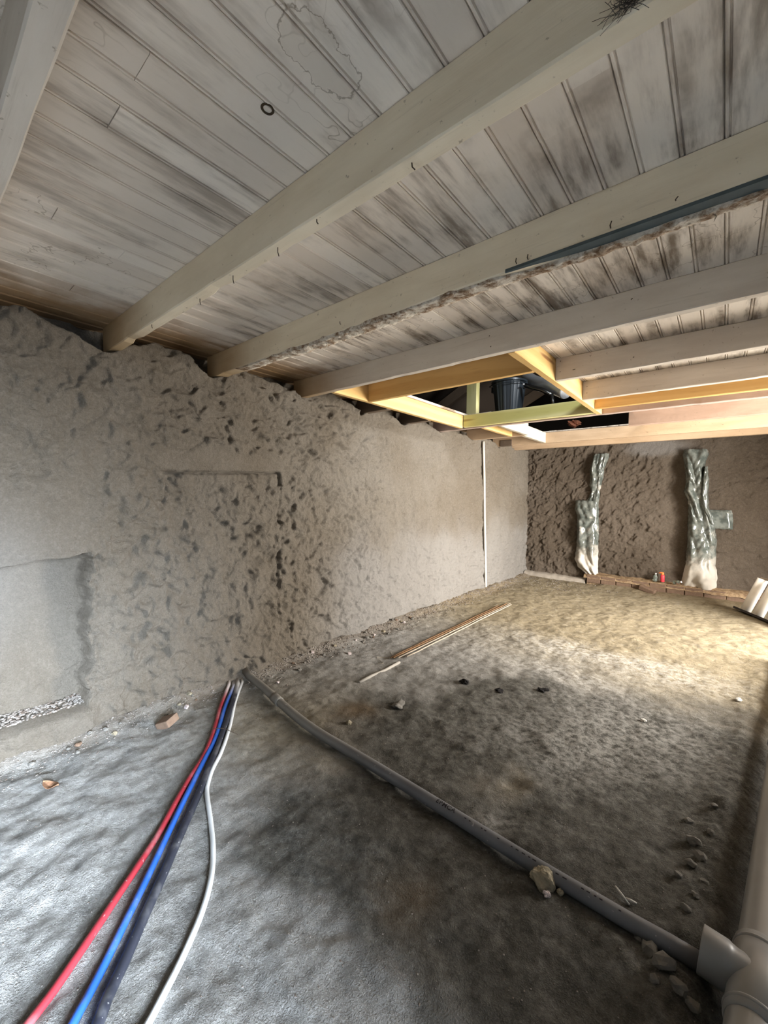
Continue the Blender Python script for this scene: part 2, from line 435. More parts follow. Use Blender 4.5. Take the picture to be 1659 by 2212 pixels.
# ------------------------------------------------------------------ left wall, with blocked doorway and recess
BEAM_Y = [0.16, .79, 1.40, 2.13, 2.86, 3.55, 4.22, 5.03, 5.86, 6.46]     # front faces of the joists
def clump(a, b, stretch=1.0, s=0):
    """thrown-on earth: fractal lumps, flakes with a broken edge, fine cracks"""
    wa = a + .045 * fbm(a * 9, b * 9, 2, s + 1); wb = b + .045 * fbm(a * 9 + 31, b * 9, 2, s + 2)
    h = .017 * fbm(wa * 5.5 / stretch, wb * 6.5 * stretch, 4, s + 2, .55)
    for fr, am, sd in ((6.0, .013, 3), (11.0, .009, 5), (19.0, .006, 6)):
        n_ = gn(wa * fr / stretch, wb * fr * stretch, s + sd)
        h = h + am * ss(-.05, .2, n_) - am * .2 * ss(.3, .8, n_)
    cr = (1 - np.abs(gn(wa * 7 / stretch, wb * 8 * stretch, s + 4))) ** 14
    return h - .004 * cr * ss(-.1, .3, gn(a * 2.3, b * 2.3, s + 5))
def wall_disp(Yv, Zv):
    wy = Yv + .03 * gn(Yv * 4, Zv * 4, 1); wz = Zv + .03 * gn(Yv * 4 + 7, Zv * 4, 2)
    smooth_r = ss(2.3, 3.6, Yv)                                   # smoother towards the far end
    lint = blob(Yv, Zv, .25, 1.15, .45, .22)                       # smooth bulge over the recess
    strip = ss(1.0, 1.05, Yv) * (1 - ss(1.93, 1.98, Yv)) * ss(1.45, 1.47, Zv) * (1 - ss(1.56, 1.63, Zv))
    rough = (1 - .62 * smooth_r) * (.5 + .5 * np.maximum(ss(.65, .95, Yv), ss(1.5, 1.9, Zv) * .6)) * (1 - .6 * np.clip(lint, 0, 1)) * (1 - .8 * strip)
    upper = ss(1.35, 1.7, Zv) * ss(.75, 1.1, Yv) * (1 - ss(3.0, 4.2, Yv))
    h = .020 * fbm(wy * 2.1, wz * 2.1, 3, 1)
    h = h + 1.7 * rough * (clump(Yv, Zv, 1.0) * (1 - upper) + clump(Yv, Zv, 1.5, 1) * upper)
    h = h + .030 * np.clip(lint, 0, 1) + .010 * strip
    # soft horizontal hollow above the bulge
    h = h - .035 * np.exp(-((Zv - 1.40 - .02 * gn(Yv * 5, 1, 2)) / .035) ** 2) * (1 - ss(.45, .66, Yv))
    # blocked doorway
    jl = 1.085 + .012 * gn(Zv * 6, 2, 1); jr = 1.925 + .004 * gn(Zv * 5, 4, 1)
    top = 1.444 + .05 * (Yv - 1.085) + .004 * gn(Yv * 14, 0, 1)
    ins = ss(-.006, .010, Yv - jl) * ss(-.006, .008, jr - Yv) * ss(-.004, .008, top - Zv) * ss(.05, .35, Zv)
    side = ss(.9, 1.25, Zv) + (1 - ss(.9, 1.25, Zv)) * ss(1.1, 1.6, Yv)
    dep = (.036 * side + .026 * ss(1.25, 1.45, Zv))
    dep = dep * (1 - .65 * np.exp(-((Yv - jr) / .05) ** 2) * (1 - .6 * ss(1.15, 1.35, Zv)))
    h = h - ins * dep + ins * (1.15 * clump(Yv * .8, Zv * .8, .9, 3) + .02 * fbm(Yv * 6, Zv * 6, 2, 6) - .6 * rough * clump(Yv, Zv, 1.0))
    h = h - .05 * np.exp(-((Zv - top + .006) / .007) ** 2) * ss(0, .03, Yv - jl + .02) * ss(0, .02, jr - Yv)     # crack under the lintel
    h = h - .03 * np.exp(-((Yv - jl) / .008) ** 2) * ss(1.22, 1.26, Zv) * ss(0, .01, top - Zv)
    groove = np.exp(-((Yv - jr + .004) / .010) ** 2) * ss(.25, .5, Zv) * ss(0, .01, top - Zv)
    h = h - .012 * groove
    # recess at the left edge of the view
    rj = .685 + .04 * gn(Zv * 7, 3.3, 2) + .022 * gn(Zv * 19, 1.3, 3)
    rtp = .935 + .10 * (Yv - .33) + .008 * gn(Yv * 9, 2.2, 1)
    rin = ss(-.004, .008, rj - Yv) * ss(-.006, .006, rtp - Zv) * ss(-.004, .008, Zv - (.142 + .012 * gn(Yv * 12, 5, 1))) * ss(0, .02, Yv + .75)
    back = -.15 - .06 * ss(.2, .9, Zv) + .012 * fbm(Yv * 5, Zv * 5, 4, 2) + .5 * clump(Yv, Zv, 1.3, 2) * (1 - ss(.2, .6, Zv))
    h = h * (1 - rin) + rin * back
    # crumbling edge of the recess
    h = h + .05 * np.exp(-((Yv - rj - .03) / .035) ** 2) * (billow(Yv * 20, Zv * 20, 2, 5) - .5) * ss(.1, .2, Zv) * (1 - ss(.95, 1.02, Zv))
    # plinth under the recess
    h = h + .05 * (1 - ss(.125, .15, Zv)) * (1 - ss(.66, .74, Yv))
    # ragged top edge: the plaster stops short of the boards
    zt = 2.16 + .035 * gn(Yv * 3, 8.1, 1) + .02 * gn(Yv * 9, 4.4, 2)
    for by in BEAM_Y:
        zt = zt - .07 * np.exp(-((Yv - by + .02) / .10) ** 2) + .05 * np.exp(-((Yv - by - .25) / .12) ** 2)
    h = h - .20 * ss(-.012, .02, Zv - zt)
    # chase beside the conduit
    py = 5.515 - .083 * Zv
    h = h - .028 * np.exp(-((Yv - py + .022 + .006 * gn(Zv * 14, 1, 1)) / .013) ** 2) * ss(0, .05, Zv) * (1 - np.exp(-((Zv - 1.38) / .05) ** 2))
    # small square hole
    h = h - .05 * ss(.0, .008, .05 + .006 * gn(Zv * 30, 1, 1) - np.abs(Yv - 6.53)) * ss(0, .008, .095 - np.abs(Zv - 1.635))
    # pits low down on the far half
    pit = ss(.28, .45, gn(Yv * 17, Zv * 22, 3)) * (1 - ss(.5, 1.0, Zv)) * ss(2.2, 3.0, Yv)
    h = h - .012 * pit
    for (hy, hz) in ((.466, 1.816), (4.06, .36), (1.72, 1.72)):
        h = h - .025 * blob(Yv, Zv, hy, hz, .014, .014)
    return h
wy_ = np.concatenate([np.arange(-1.8, .1, .014), np.arange(.1, 2.3, .0065), np.arange(2.3, 3.2, .0095), np.arange(3.2, 7.16, .014)]); wz_ = np.arange(-.06, 2.26, .008)
Yg, Zg = np.meshgrid(wy_, wz_, indexing='ij')
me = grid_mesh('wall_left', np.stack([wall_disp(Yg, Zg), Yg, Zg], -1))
attr(me, 'pale', np.clip((1 - ss(.5, 1.25, Zg + .15 * fbm(Yg * 2, Zg * 2, 2, 3))) * ss(1.9, 3.0, Yg) + .6 * blob(Yg, Zg, .1, .85, .5, .5), 0, 1))  # far low stretch and recess: doorway light painted in as paler plaster
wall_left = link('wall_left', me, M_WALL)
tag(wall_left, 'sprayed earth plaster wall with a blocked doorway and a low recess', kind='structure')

# far wall
bx = np.arange(-.25, XR + .02, .0125); bz = np.arange(-.06, 2.26, .0125)
Xg, Zg = np.meshgrid(bx, bz, indexing='ij')
wx = Xg + .03 * gn(Xg * 4, Zg * 4, 3); wz = Zg + .03 * gn(Xg * 4, Zg * 4 + 5, 4)
u, w = wx * .8 + wz * .6, wz * .8 - wx * .6
lft = 1 - ss(1.9, 2.3, Xg)
h = .03 * fbm(wx * 1.6, wz * 1.6, 2, 2) + lft * .95 * clump(u * 1.25, w * 1.5, 1.1, 2) + (1 - lft) * .7 * clump(wx, wz, 1.7, 4)
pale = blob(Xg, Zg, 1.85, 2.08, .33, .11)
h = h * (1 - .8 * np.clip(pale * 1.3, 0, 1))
h = h - .05 * np.exp(-((Xg - 2.08) / .12) ** 2) * ss(.1, .3, Zg) * (1 - ss(1.8, 2.0, Zg))   # hollow left of the right-hand wrapped upright
me = grid_mesh('wall_far', np.stack([Xg, 7.09 - h, Zg], -1))
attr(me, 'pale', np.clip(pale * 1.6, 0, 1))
tag(link('wall_far', me, M_WALLB), 'brown sprayed plaster wall at the far end of the room', kind='structure')

# right wall with two doorways (outside the view), near wall: plain masonry that shapes the daylight
def wall_boxes(name, boxes):
    bm = bmesh.new()
    for (x0, x1, y0, y1, z0, z1) in boxes:
        t = box_me('t', x0, x1, y0, y1, z0, z1); bm.from_mesh(t); bpy.data.meshes.remove(t)
    me = bpy.data.meshes.new(name); bm.to_mesh(me); bm.free(); return me
tag(link('wall_right', wall_boxes('wall_right', [
    (XR, XO, -2.3, DOOR_B[0], -.1, 2.3), (XR, XO, DOOR_B[0], DOOR_B[1], DOOR_B[3], 2.3),
    (XR, XO, DOOR_B[1], DOOR_A[0], -.1, 2.3), (XR, XO, DOOR_A[0], DOOR_A[1], DOOR_A[3], 2.3),
    (XR, XO, DOOR_A[1], 7.5, -.1, 2.3)]), M_WALL), 'thick plastered wall with two open doorways', kind='structure')
tag(link('wall_near', wall_boxes('wall_near', [(-.4, XO, -2.2, -1.75, -.1, 2.3)]), M_WALL), 'plastered wall behind the viewer', kind='structure')
tag(link('threshold', wall_boxes('threshold', [(XR, XO + .4, DOOR_B[0], DOOR_B[1], -.3, .0), (XR, XO + .4, DOOR_A[0], DOOR_A[1], -.3, .0)]), M_FLOOR), 'doorway thresholds', kind='structure')
tag(link('ground_outside', box_me('ground_outside', XO + .4, 30, -14, 22, -.35, -.05), M_FLOOR), 'ground outside the doorways', kind='structure')

# ------------------------------------------------------------------ ceiling: beaded boards, one object each
ZC = 2.245
ceiling = empty('ceiling', (0, 0, ZC))
tag(ceiling, 'dirty white painted beaded board ceiling', kind='structure')
BW = .0945
def board_me(name, y0, y1, seed):
    rs = random.Random(seed)
    prof = [(0.0016, .008), (.0020, .0015), (.0035, .0), (.006, -.0012), (.009, 0), (.0105, .006), (.0128, .006), (.0145, .0), (.045, -.0003), (BW - .0032, 0.0), (BW - .0014, .002), (BW - .0014, .008)]
    top = [(BW, .009), (BW, .02), (0, .02), (0, .009)]
    pr = prof + top; n = len(pr)
    dz = rs.uniform(-.0015, .0015)
    v = [(x, y, z + dz) for y in (y0, y1) for (x, z) in pr]
    f = [(k, (k + 1) % n, n + (k + 1) % n, n + k) for k in range(n)] + [tuple(range(n))[::-1], tuple(range(n, 2 * n))]
    me = mesh(name, v, f)
    bm = bmesh.new(); bm.from_mesh(me); bmesh.ops.recalc_face_normals(bm, faces=bm.faces); bm.to_mesh(me); bm.free()
    return me
joint = {-6: [.372], -8: [.374], -14: [.371], -15: [.60], 1: [1.116], 2: [1.02], -9: [1.78], -4: [1.95], 4: [.95, 2.5], -16: [1.25], -11: [1.7], -18: [.9], 6: [1.9], -20: [.55, 1.8], 3: [2.45]}
jitter = random.Random(5)
for k in range(-27, 27):
    x0 = 2.147 + k * BW
    cx = x0 + BW / 2
    y_end = 4.24
    if .32 < cx < 1.70: y_end = 2.585
    cuts = [-1.76] + sorted(joint.get(k, [])) + [y_end]
    for a, b in zip(cuts[:-1], cuts[1:]):
        o = link('ceiling_board', board_me('ceiling_board', a + .0008, b - .0008, k * 13 + int(a * 7)), M_BOARD, ceiling)
        o.location = (x0, 0, 0)
    far = None
    if cx < .62 or cx > 1.86: far = [(4.24, 7.2)]
    else: far = [(5.90, 7.2)]
    for a, b in far:
        o = link('ceiling_board', board_me('ceiling_board', a, b, k), M_BOARD, ceiling); o.location = (x0, 0, 0)

# dark roof over the attic
rv = [(-.8, -2.4, 2.45), (-.8, 7.6, 2.45), (2.4, -2.4, 3.9), (2.4, 7.6, 3.9), (5.6, -2.4, 2.45), (5.6, 7.6, 2.45)]
def right_slope():
    def P(x, y): return (x, y, 3.9 - (x - 2.4) * (3.9 - 2.45) / 3.2)
    xs_, ys_ = (2.4, 3.05, 3.55, 5.6), (-2.4, 2.75, 3.45, 7.6)
    return [(P(xs_[i], ys_[j]), P(xs_[i], ys_[j + 1]), P(xs_[i + 1], ys_[j + 1]), P(xs_[i + 1], ys_[j])) for i in range(3) for j in range(3) if (i, j) != (1, 1)]  # open middle cell is a made-up hole for the attic fill lamp
def slab(v4, t):
    a = [Vector(p) for p in v4]; n = (a[1] - a[0]).cross(a[3] - a[0]).normalized() * t
    return [tuple(p) for p in a] + [tuple(p + n) for p in a]
V = []; F = []
for quad in ((rv[0], rv[1], rv[3], rv[2]), *right_slope(), (rv[1], (-.8, 7.6, 2.2), (5.6, 7.6, 2.2), rv[5]), (rv[1], rv[5], rv[3], rv[3]),
             (rv[0], rv[4], rv[2], rv[2]), ((-.8, -2.4, 2.2), (5.6, -2.4, 2.2), rv[4], rv[0]),
             ((-.8, -2.4, 2.2), rv[0], rv[1], (-.8, 7.6, 2.2)), ((5.6, -2.4, 2.2), (5.6, 7.6, 2.2), rv[5], rv[4]),
             ((-.8, -2.4, 2.275), (-.8, 7.6, 2.275), (-.3, 7.6, 2.275), (-.3, -2.4, 2.275)), ((-.8, 7.05, 2.27), (5.6, 7.05, 2.27), (5.6, 7.6, 2.27), (-.8, 7.6, 2.27)),
             ((4.5, -2.4, 2.29), (5.6, -2.4, 2.29), (5.6, 7.6, 2.29), (4.5, 7.6, 2.29)), ((-.8, -2.4, 2.27), (5.6, -2.4, 2.27), (5.6, -1.7, 2.27), (-.8, -1.7, 2.27))):
    b = len(V); pts = []
    for p in quad:
        if p not in pts: pts.append(p)
    V += pts; F.append(tuple(range(b, b + len(pts))))
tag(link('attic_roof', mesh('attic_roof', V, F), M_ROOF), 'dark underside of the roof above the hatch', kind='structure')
for yy in (4.75, 6.3):
    v = [(-.55, yy, 2.50), (1.6, yy, 3.62), (1.6, yy, 3.48), (-.55, yy, 2.36)]
    v = v + [(x, y + .07, z) for x, y, z in v]
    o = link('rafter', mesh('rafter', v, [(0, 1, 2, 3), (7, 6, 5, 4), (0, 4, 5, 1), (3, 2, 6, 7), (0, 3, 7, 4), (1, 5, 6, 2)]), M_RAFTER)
    tag(o, 'sloping brown rafter %s the dark attic' % ('nearer of two in' if yy < 5 else 'at the back of'), 'rafter')

# ------------------------------------------------------------------ beams and joists
def timber(name, label, me, mat, cat='joist', group=None):
    o = link(name, me, mat); tag(o, label, cat, group); return o
def nail(parent, x, y, z, dx=0, dy=0, dz=-.02, bend=.006):
    p = [(x, y, z + .004 if abs(dz) > abs(dy) else z), (x + dx * .5, y + dy * .5, z + dz * .5), (x + dx + bend, y + dy, z + dz)]
    child_of(link('nail', tube_me('nail', p, .0016, 6), M_NAIL), parent)
M_NAIL = plain('rusty_nail', (.05, .035, .025), .7, .3)
ZB, ZT = 2.10, 2.245
b0 = timber('ceiling_beam', 'cream beam cut off by the top left corner of the photo', timber_me('beam', -.1, XR + .1, .158, .210, ZB, ZT, chip=.01, seed=3), M_GREYB, 'beam')
b1 = timber('ceiling_beam', 'cream beam with dark cobweb, crossing from upper right down to the left wall', timber_me('beam', -.1, XR + .1, .789, .840, ZB, ZT, chip=.014, seed=1), M_CREAM, 'beam')
b2 = timber('ceiling_beam', 'cream beam with torn plaster and blue-grey strip along its underside', timber_me('beam', -.1, XR + .1, 1.400, 1.474, ZB, ZT, chip=.01, seed=2), M_CREAM, 'beam')
b3 = timber('ceiling_beam', 'grey-beige painted beam directly in front of the open ceiling hatch', timber_me('beam', -.1, XR + .1, 2.130, 2.178, ZB, ZT, chip=.005, seed=4), M_GREYB, 'beam')
b4 = timber('cut_joist', 'grey-beige joist butted against yellow trimmer, nearer of two', timber_me('joist', 1.752, XR + .1, 2.855, 2.905, ZB, ZT, chip=.004, seed=5), M_GREYB)
b5 = timber('cut_joist', 'grey-beige joist butted against yellow trimmer, farther of two', timber_me('joist', 1.752, XR + .1, 3.535, 3.585, ZB, ZT, chip=.004, seed=6), M_GREYB)
timber('joist_stub', 'short dark joist stub on left wall, nearer of two under yellow trimmer', timber_me('stub', -.1, .27, 2.88, 2.94, ZB, ZT, seed=7), M_DARKJ)
timber('joist_stub', 'short dark joist stub on left wall, farther of two under yellow trimmer', timber_me('stub', -.1, .27, 3.55, 3.61, ZB, ZT, seed=8), M_DARKJ)
b6 = timber('ceiling_joist', 'mauve painted joist behind the pale green header', timber_me('joist', -.1, XR + .1, 4.215, 4.27, ZB, ZT, chip=.004, seed=9), M_MAUVE)
b7 = timber('cut_joist', 'pinkish joist whose cut end closes the dark slot', timber_me('joist', 1.835, XR + .1, 5.02, 5.07, ZB, ZT, seed=10), M_PINKB)
timber('joist_stub', 'orange-lit joist stub between wall and white trimmer beyond the hatch', timber_me('stub', -.1, .70, 5.06, 5.11, ZB, ZT, seed=11), M_PEACH)
b8 = timber('ceiling_joist', 'long peach joist below the dark slot', timber_me('joist', -.1, XR + .1, 5.88, 5.93, ZB, ZT, seed=12), M_PEACH)
b9 = timber('ceiling_joist', 'last peach joist before the far wall', timber_me('joist', -.05, XR + .1, 6.47, 6.53, ZB, ZT, seed=13), M_PEACH)
# dark painted end block on b8 by the wall
child_of(link('dark_end', box_me('dark_end', .02, .20, 5.872, 5.936, ZB - .003, ZT - .06, .003), M_DARKJ), b8)
# new timbers round the hatch
trA = timber('hatch_trimmer', 'yellow pine trimmer on the left wall side of the hatch', timber_me('trimmer', 2.18, 4.16, .29, .335, ZB, ZT, 'Y', seed=14), M_NEWY, 'trimmer')
hdB = timber('hatch_header', 'orange-brown pine header on the near side of the hatch', timber_me('header', .337, 1.703, 2.560, 2.605, ZB, ZT, seed=15), M_NEWX, 'header')
trC = timber('hatch_trimmer', 'yellow pine trimmer on the right side of the hatch, nailed to joist ends', timber_me('trimmer', 2.18, 4.205, 1.704, 1.750, ZB, ZT, 'Y', seed=16), M_NEWY, 'trimmer')
hdD = timber('hatch_header', 'pale green treated header on the far side of the hatch', timber_me('header', .34, 1.702, 4.165, 4.213, ZB + .012, ZT, seed=17), M_GREEN, 'header')
jE = timber('new_joist', 'yellow pine joist running right from the hatch corner beside mauve joist', timber_me('joist', 1.752, XR + .1, 3.93, 3.975, ZB, ZT, seed=18), M_NEWX)
timber('slot_trimmer', 'small orange pine trimmer beyond the mauve joist, near the wall', timber_me('trimmer', 4.272, 5.055, .50, .545, ZB, ZT, 'Y', seed=19), M_NEWY, 'trimmer')
M_PALE = plain('white_painted_timber', (.45, .40, .32), .6, .3, vary=.08, scale=12)
timber('slot_trimmer', 'whitewashed trimmer at the left end of the dark slot', timber_me('trimmer', 4.272, 5.055, .705, .75, ZB, ZT, 'Y', seed=20), M_PALE, 'trimmer')
timber('slot_trimmer', 'pale cream trimmer meeting the long peach joist', timber_me('trimmer', 5.112, 5.878, .64, .69, ZB, ZT, 'Y', seed=21), M_PALE, 'trimmer')
# joint line in the right trimmer and bent nails
for (p, x, y, z, dx, dy, dz) in ((b1, 1.25, .81, ZB, 0, 0, -.03), (b1, 1.52, .81, ZB, 0, 0, -.03), (b1, .98, .82, ZB, 0, 0, -.025), (b1, 2.05, .81, ZB, .004, 0, -.02), (b1, 1.72, .80, ZB, 0, 0, -.015),
                                 (b2, 2.07, 1.402, 2.115, 0, -.02, .01), (b2, 2.11, 1.402, 2.115, 0, -.02, .008), (b2, 2.36, 1.402, 2.12, 0, -.02, .01), (b2, 1.2, 1.402, 2.13, 0, -.012, .01), (b2, 2.52, 1.402, 2.13, 0, -.012, .004),
                                 (b3, 1.62, 2.132, 2.2, 0, -.01, 0), (b3, 1.63, 2.132, 2.14, 0, -.01, 0), (b4, 1.78, 2.857, 2.22, 0, -.01, 0), (b4, 1.78, 2.857, 2.15, 0, -.01, 0), (b4, 1.86, 2.857, 2.15, .01, -.01, 0),
                                 (b5, 1.78, 3.537, 2.2, 0, -.01, 0), (b5, 1.78, 3.537, 2.15, 0, -.01, 0), (b4, 2.2, 2.857, 2.16, 0, -.01, 0), (b6, 2.4, 4.217, 2.15, 0, -.012, 0), (b6, 1.2, 4.217, 2.13, 0, -.01, 0),
                                 (b8, 2.6, 5.882, 2.16, 0, -.012, 0), (b8, 1.5, 5.882, 2.2, 0, -.012, 0), (b8, 1.9, 5.882, 2.14, 0, -.012, 0), (b3, 2.3, 2.132, 2.2, 0, -.01, 0), (b1, .55, .80, ZB, 0, 0, -.018)):
    nail(p, x, y, z, dx, dy, dz)
# torn plaster along the underside of the second beam, and the blue-grey strip
M_TORN = NT('torn_plaster', .95, .1)
q = M_TORN; nn = q.noise(18, 5, .7); n2 = q.noise(55, 4, .7)
q.col(q.mix(q.ramp(nn, .42, .6), q.mix(q.ramp(n2, .4, .6), (.16, .10, .06), (.34, .26, .19)), (.60, .55, .47)))
q.bump(q.noise(90, 4), .6, .008); M_TORN = q.m
xs = np.arange(.25, XR, .012); rows = []
for x in xs:
    wide = float(ss(2.15, 1.95, x)); thk = .010 + .010 * float(billow(x * 9, .3, 3, 2)) + .006 * float(gn(x * 31, 2, 1))
    thk *= float(ss(.2, .8, x)) * (.35 + .65 * float(ss(-.35, .05, gn(x * 2.2, 7, 3))))
    ya = 1.437 - .034 * wide + .006 * float(gn(x * 17, 1, 2)); yb = 1.478 + .004 * float(gn(x * 14, 4, 2))
    rr = []
    for j, t in enumerate((0, .0, .25, .5, .75, 1, 1)):
        z = ZB + .006 if j in (0, 6) else ZB - thk * (.55 + .6 * float(billow(x * 22, t * 5, 2, 4)))
        rr.append((x, ya + (yb - ya) * t, z))
    rows.append(rr)
child_of(link('torn_plaster', grid_mesh('torn_plaster', np.array(rows)), M_TORN), b2)
M_BLUE = plain('blue_grey_paint', (.07, .095, .105), .6, .3, vary=.35, scale=22)
v, f = [], []
xs = np.arange(2.03, XR, .02)
for i, x in enumerate(xs):
    w = .030 * float(ss(2.0, 2.35, x)) + .004 * float(gn(x * 12, 0, 1))
    v += [(x, 1.3985, ZB + .010), (x, 1.3965, ZB - .001), (x, 1.399 + w + .004, ZB - .003), (x, 1.399 + w + .004, ZB + .004)]
n = len(xs)
for i in range(n - 1):
    for k in range(3): f.append((i * 4 + k, i * 4 + k + 1, i * 4 + k + 5, i * 4 + k + 4))
child_of(link('paint_strip', mesh('paint_strip', v, f), M_BLUE), b2)
# hanging splinters
for (x, y, L) in ((1.05, 1.45, .05), (1.30, 1.46, .03), (2.6, 1.47, .03), (1.6, 1.455, .025)):
    child_of(link('splinter', tube_me('splinter', [(x, y, ZB), (x + .008, y - .006, ZB - L * .5), (x + .003, y - .012, ZB - L)], [.003, .002, .0007], 5), M_PALE), b2)
# cobweb clump on the first beam
rs = random.Random(4); bm = bmesh.new()
for i in range(90):
    a = rs.uniform(0, 6.28); L = rs.uniform(.006, .034)
    p0 = Vector((2.505 + rs.gauss(0, .010), .786, 2.113 + rs.gauss(0, .006)))
    p2 = p0 + Vector((math.cos(a) * L * 1.5, -rs.uniform(.002, .014), math.sin(a) * L * .7))
    p1 = (p0 + p2) / 2 + Vector((rs.uniform(-.01, .01), -.006, rs.uniform(-.008, .008)))
    t = tube_me('t', [p0, p1, p2], .00045, 4); bm.from_mesh(t); bpy.data.meshes.remove(t)
me = bpy.data.meshes.new('cobweb'); bm.to_mesh(me); bm.free()
tag(link('cobweb', me, plain('dusty_web', (.08, .07, .06), .9, .1)), 'dark dusty cobweb clump on the nearest cream beam', 'cobweb', kind='stuff')
# round knot on a board
v = [(math.cos(a) * r, math.sin(a) * r * 1.1, z) for r, z in ((.0095, 0), (.011, -.002), (.014, -.002), (.0155, 0)) for a in [i * math.pi / 14 for i in range(28)]]
f = [(j * 28 + i, j * 28 + (i + 1) % 28, (j + 1) * 28 + (i + 1) % 28, (j + 1) * 28 + i) for j in range(3) for i in range(28)]
o = link('knot_ring', mesh('knot_ring', v, f), plain('knot_brown', (.05, .035, .02), .7, .2), ceiling); o.location = (1.762, .605, -.0005)

# ------------------------------------------------------------------ pipes and cables on the floor
def lay(pts, r, n=8, lift=0.0, blend=True):
    """lay a polyline of plan points on the floor, smoothed"""
    c = catmull([(x, y, 0) for x, y in pts], n)
    z = [max(fz(p[0], p[1]), fz(p[0] + r, p[1]), fz(p[0] - r, p[1]), fz(p[0], p[1] + r), fz(p[0], p[1] - r)) for p in c]
    z = [sum(z[max(0, i - 3):i + 4]) / len(z[max(0, i - 3):i + 4]) for i in range(len(z))]
    return [(p[0], p[1], h + r * .75 + lift) for p, h in zip(c, z)]
def cable(name, label, cat, pts, r, mat, lift=0.0, squash=1.0, dive=True):
    path = lay(pts, r, 10, lift)
    if dive:   # the wall end comes up out of the rubble
        path = [(path[0][0] - .09, path[0][1] + .05, path[0][2] - .012)] + path
    o = link(name, tube_me(name, path, r, 14, True, squash), mat)
    tag(o, label, cat); return o
def dusty(name, c, dust=(.50, .49, .48), rough=.5):
    q = NT(name, rough, .4)
    n = q.noise(9, 4, .6); sp = q.noise(70, 3, .6)
    x, y, z = q.xyz()
    k = q.math('ADD', q.math('MULTIPLY', q.ramp(n, .5, .8), .25), q.math('MULTIPLY', q.ramp(sp, .66, .72), .5))
    wallend = q.math('MULTIPLY', q.math('SUBTRACT', 1.0, q.ramp(q.math('ADD', x, q.math('MULTIPLY', n, .1)), .16, .34)), .85)
    q.col(q.mix(q.math('MAXIMUM', k, wallend), c, dust))
    return q.m
red = cable('water_pipe', 'red plastic pipe, leftmost of the four lines running out from the wall', 'pipe',
    [(.094, 1.45), (.31, 1.278), (.568, 1.09), (.726, .951), (.835, .829), (1.006, .659), (1.121, .528), (1.244, .382), (1.333, .272), (1.393, .189), (1.50, .04), (1.60, -.12)], .0115, dusty('red_plastic', (.27, .022, .032)))
cable('water_pipe', 'bright blue plastic pipe lying beside the red one', 'pipe',
    [(.135, 1.462), (.322, 1.303), (.581, 1.107), (.713, .983), (.876, .826), (1.11, .609), (1.301, .431), (1.419, .315), (1.475, .259), (1.60, .12), (1.74, -.03)], .0115, dusty('blue_plastic', (.02, .095, .40)))
cable('cable_duct', 'thick black conduit between the blue and white lines', 'conduit',
    [(.13, 1.495), (.352, 1.328), (.598, 1.128), (.773, .980), (.915, .856), (1.172, .618), (1.355, .447), (1.468, .340), (1.525, .295), (1.66, .16), (1.80, .02)], .0150, dusty('black_plastic_pipe', (.018, .02, .03)), -.002)
cable('cable', 'white cable curving away, rightmost of the four lines from the wall', 'cable',
    [(.12, 1.535), (.298, 1.384), (.499, 1.238), (.631, 1.138), (.745, 1.040), (.832, .953), (.913, .886), (.977, .849), (1.158, .775), (1.279, .718), (1.383, .651), (1.474, .563), (1.547, .467), (1.611, .375), (1.70, .23), (1.80, .08)], .0095, dusty('white_plastic', (.55, .57, .58), (.45, .44, .42)))
# tie wire over the bundle
p = [(.535, 1.075), (.565, 1.087), (.585, 1.108), (.603, 1.128), (.633, 1.148), (.665, 1.18)]
z = [.004, .030, .034, .036, .026, .004]
tag(link('tie_wire', tube_me('tie_wire', catmull([(x, y, fz(x, y) + h) for (x, y), h in zip(p, z)], 5), .0016, 6), M_NAIL), 'thin dark tie wire over the red, blue, black and white lines', 'wire')

# 50 mm waste pipe
wp = [(x, float(waste_y(x))) for x in np.linspace(.0, 2.68, 26)]
path = [(x, y, max(.016, .018 + .5 * fz(x, y)) + .010 * max(0, (x - 2.2))) for x, y in wp]
path[0] = (-.03, wp[0][1] + .02, .035)
def pipe_grey():
    q = NT('waste_pipe_grey', .45, .4)
    x, y, z = q.xyz(); n = q.noise(6, 4); sp = q.noise(60, 3)
    c = q.mix(q.ramp(n, .3, .7), (.115, .118, .128), (.155, .158, .17))
    d = q.math('SUBTRACT', 1.0, q.ramp(q.math('ADD', x, q.math('MULTIPLY', n, .6)), .9, 2.0))
    c = q.mix(q.math('MULTIPLY', d, .65), c, (.21, .19, .155))
    c = q.mix(q.math('MULTIPLY', q.ramp(sp, .68, .74), .5), c, (.5, .48, .45))
    q.col(c); return q.m
M_WASTE = pipe_grey()
waste = empty('waste_pipe', (1.3, 1.5, 0))
tag(waste, 'long grey waste pipe lying diagonally across the earth floor', 'pipe')
child_of(link('pipe_run', tube_me('pipe_run', path, .025, 20), M_WASTE), waste)
def sleeve(x0, x1, r):
    pp = [(x, float(waste_y(x)), float(np.interp(x, [a[0] for a in path], [a[2] for a in path]))) for x in np.linspace(x0, x1, 4)]
    child_of(link('pipe_socket', tube_me('pipe_socket', pp, [r, r, r, r], 20), M_WASTE), waste)
sleeve(.47, .56, .0285)
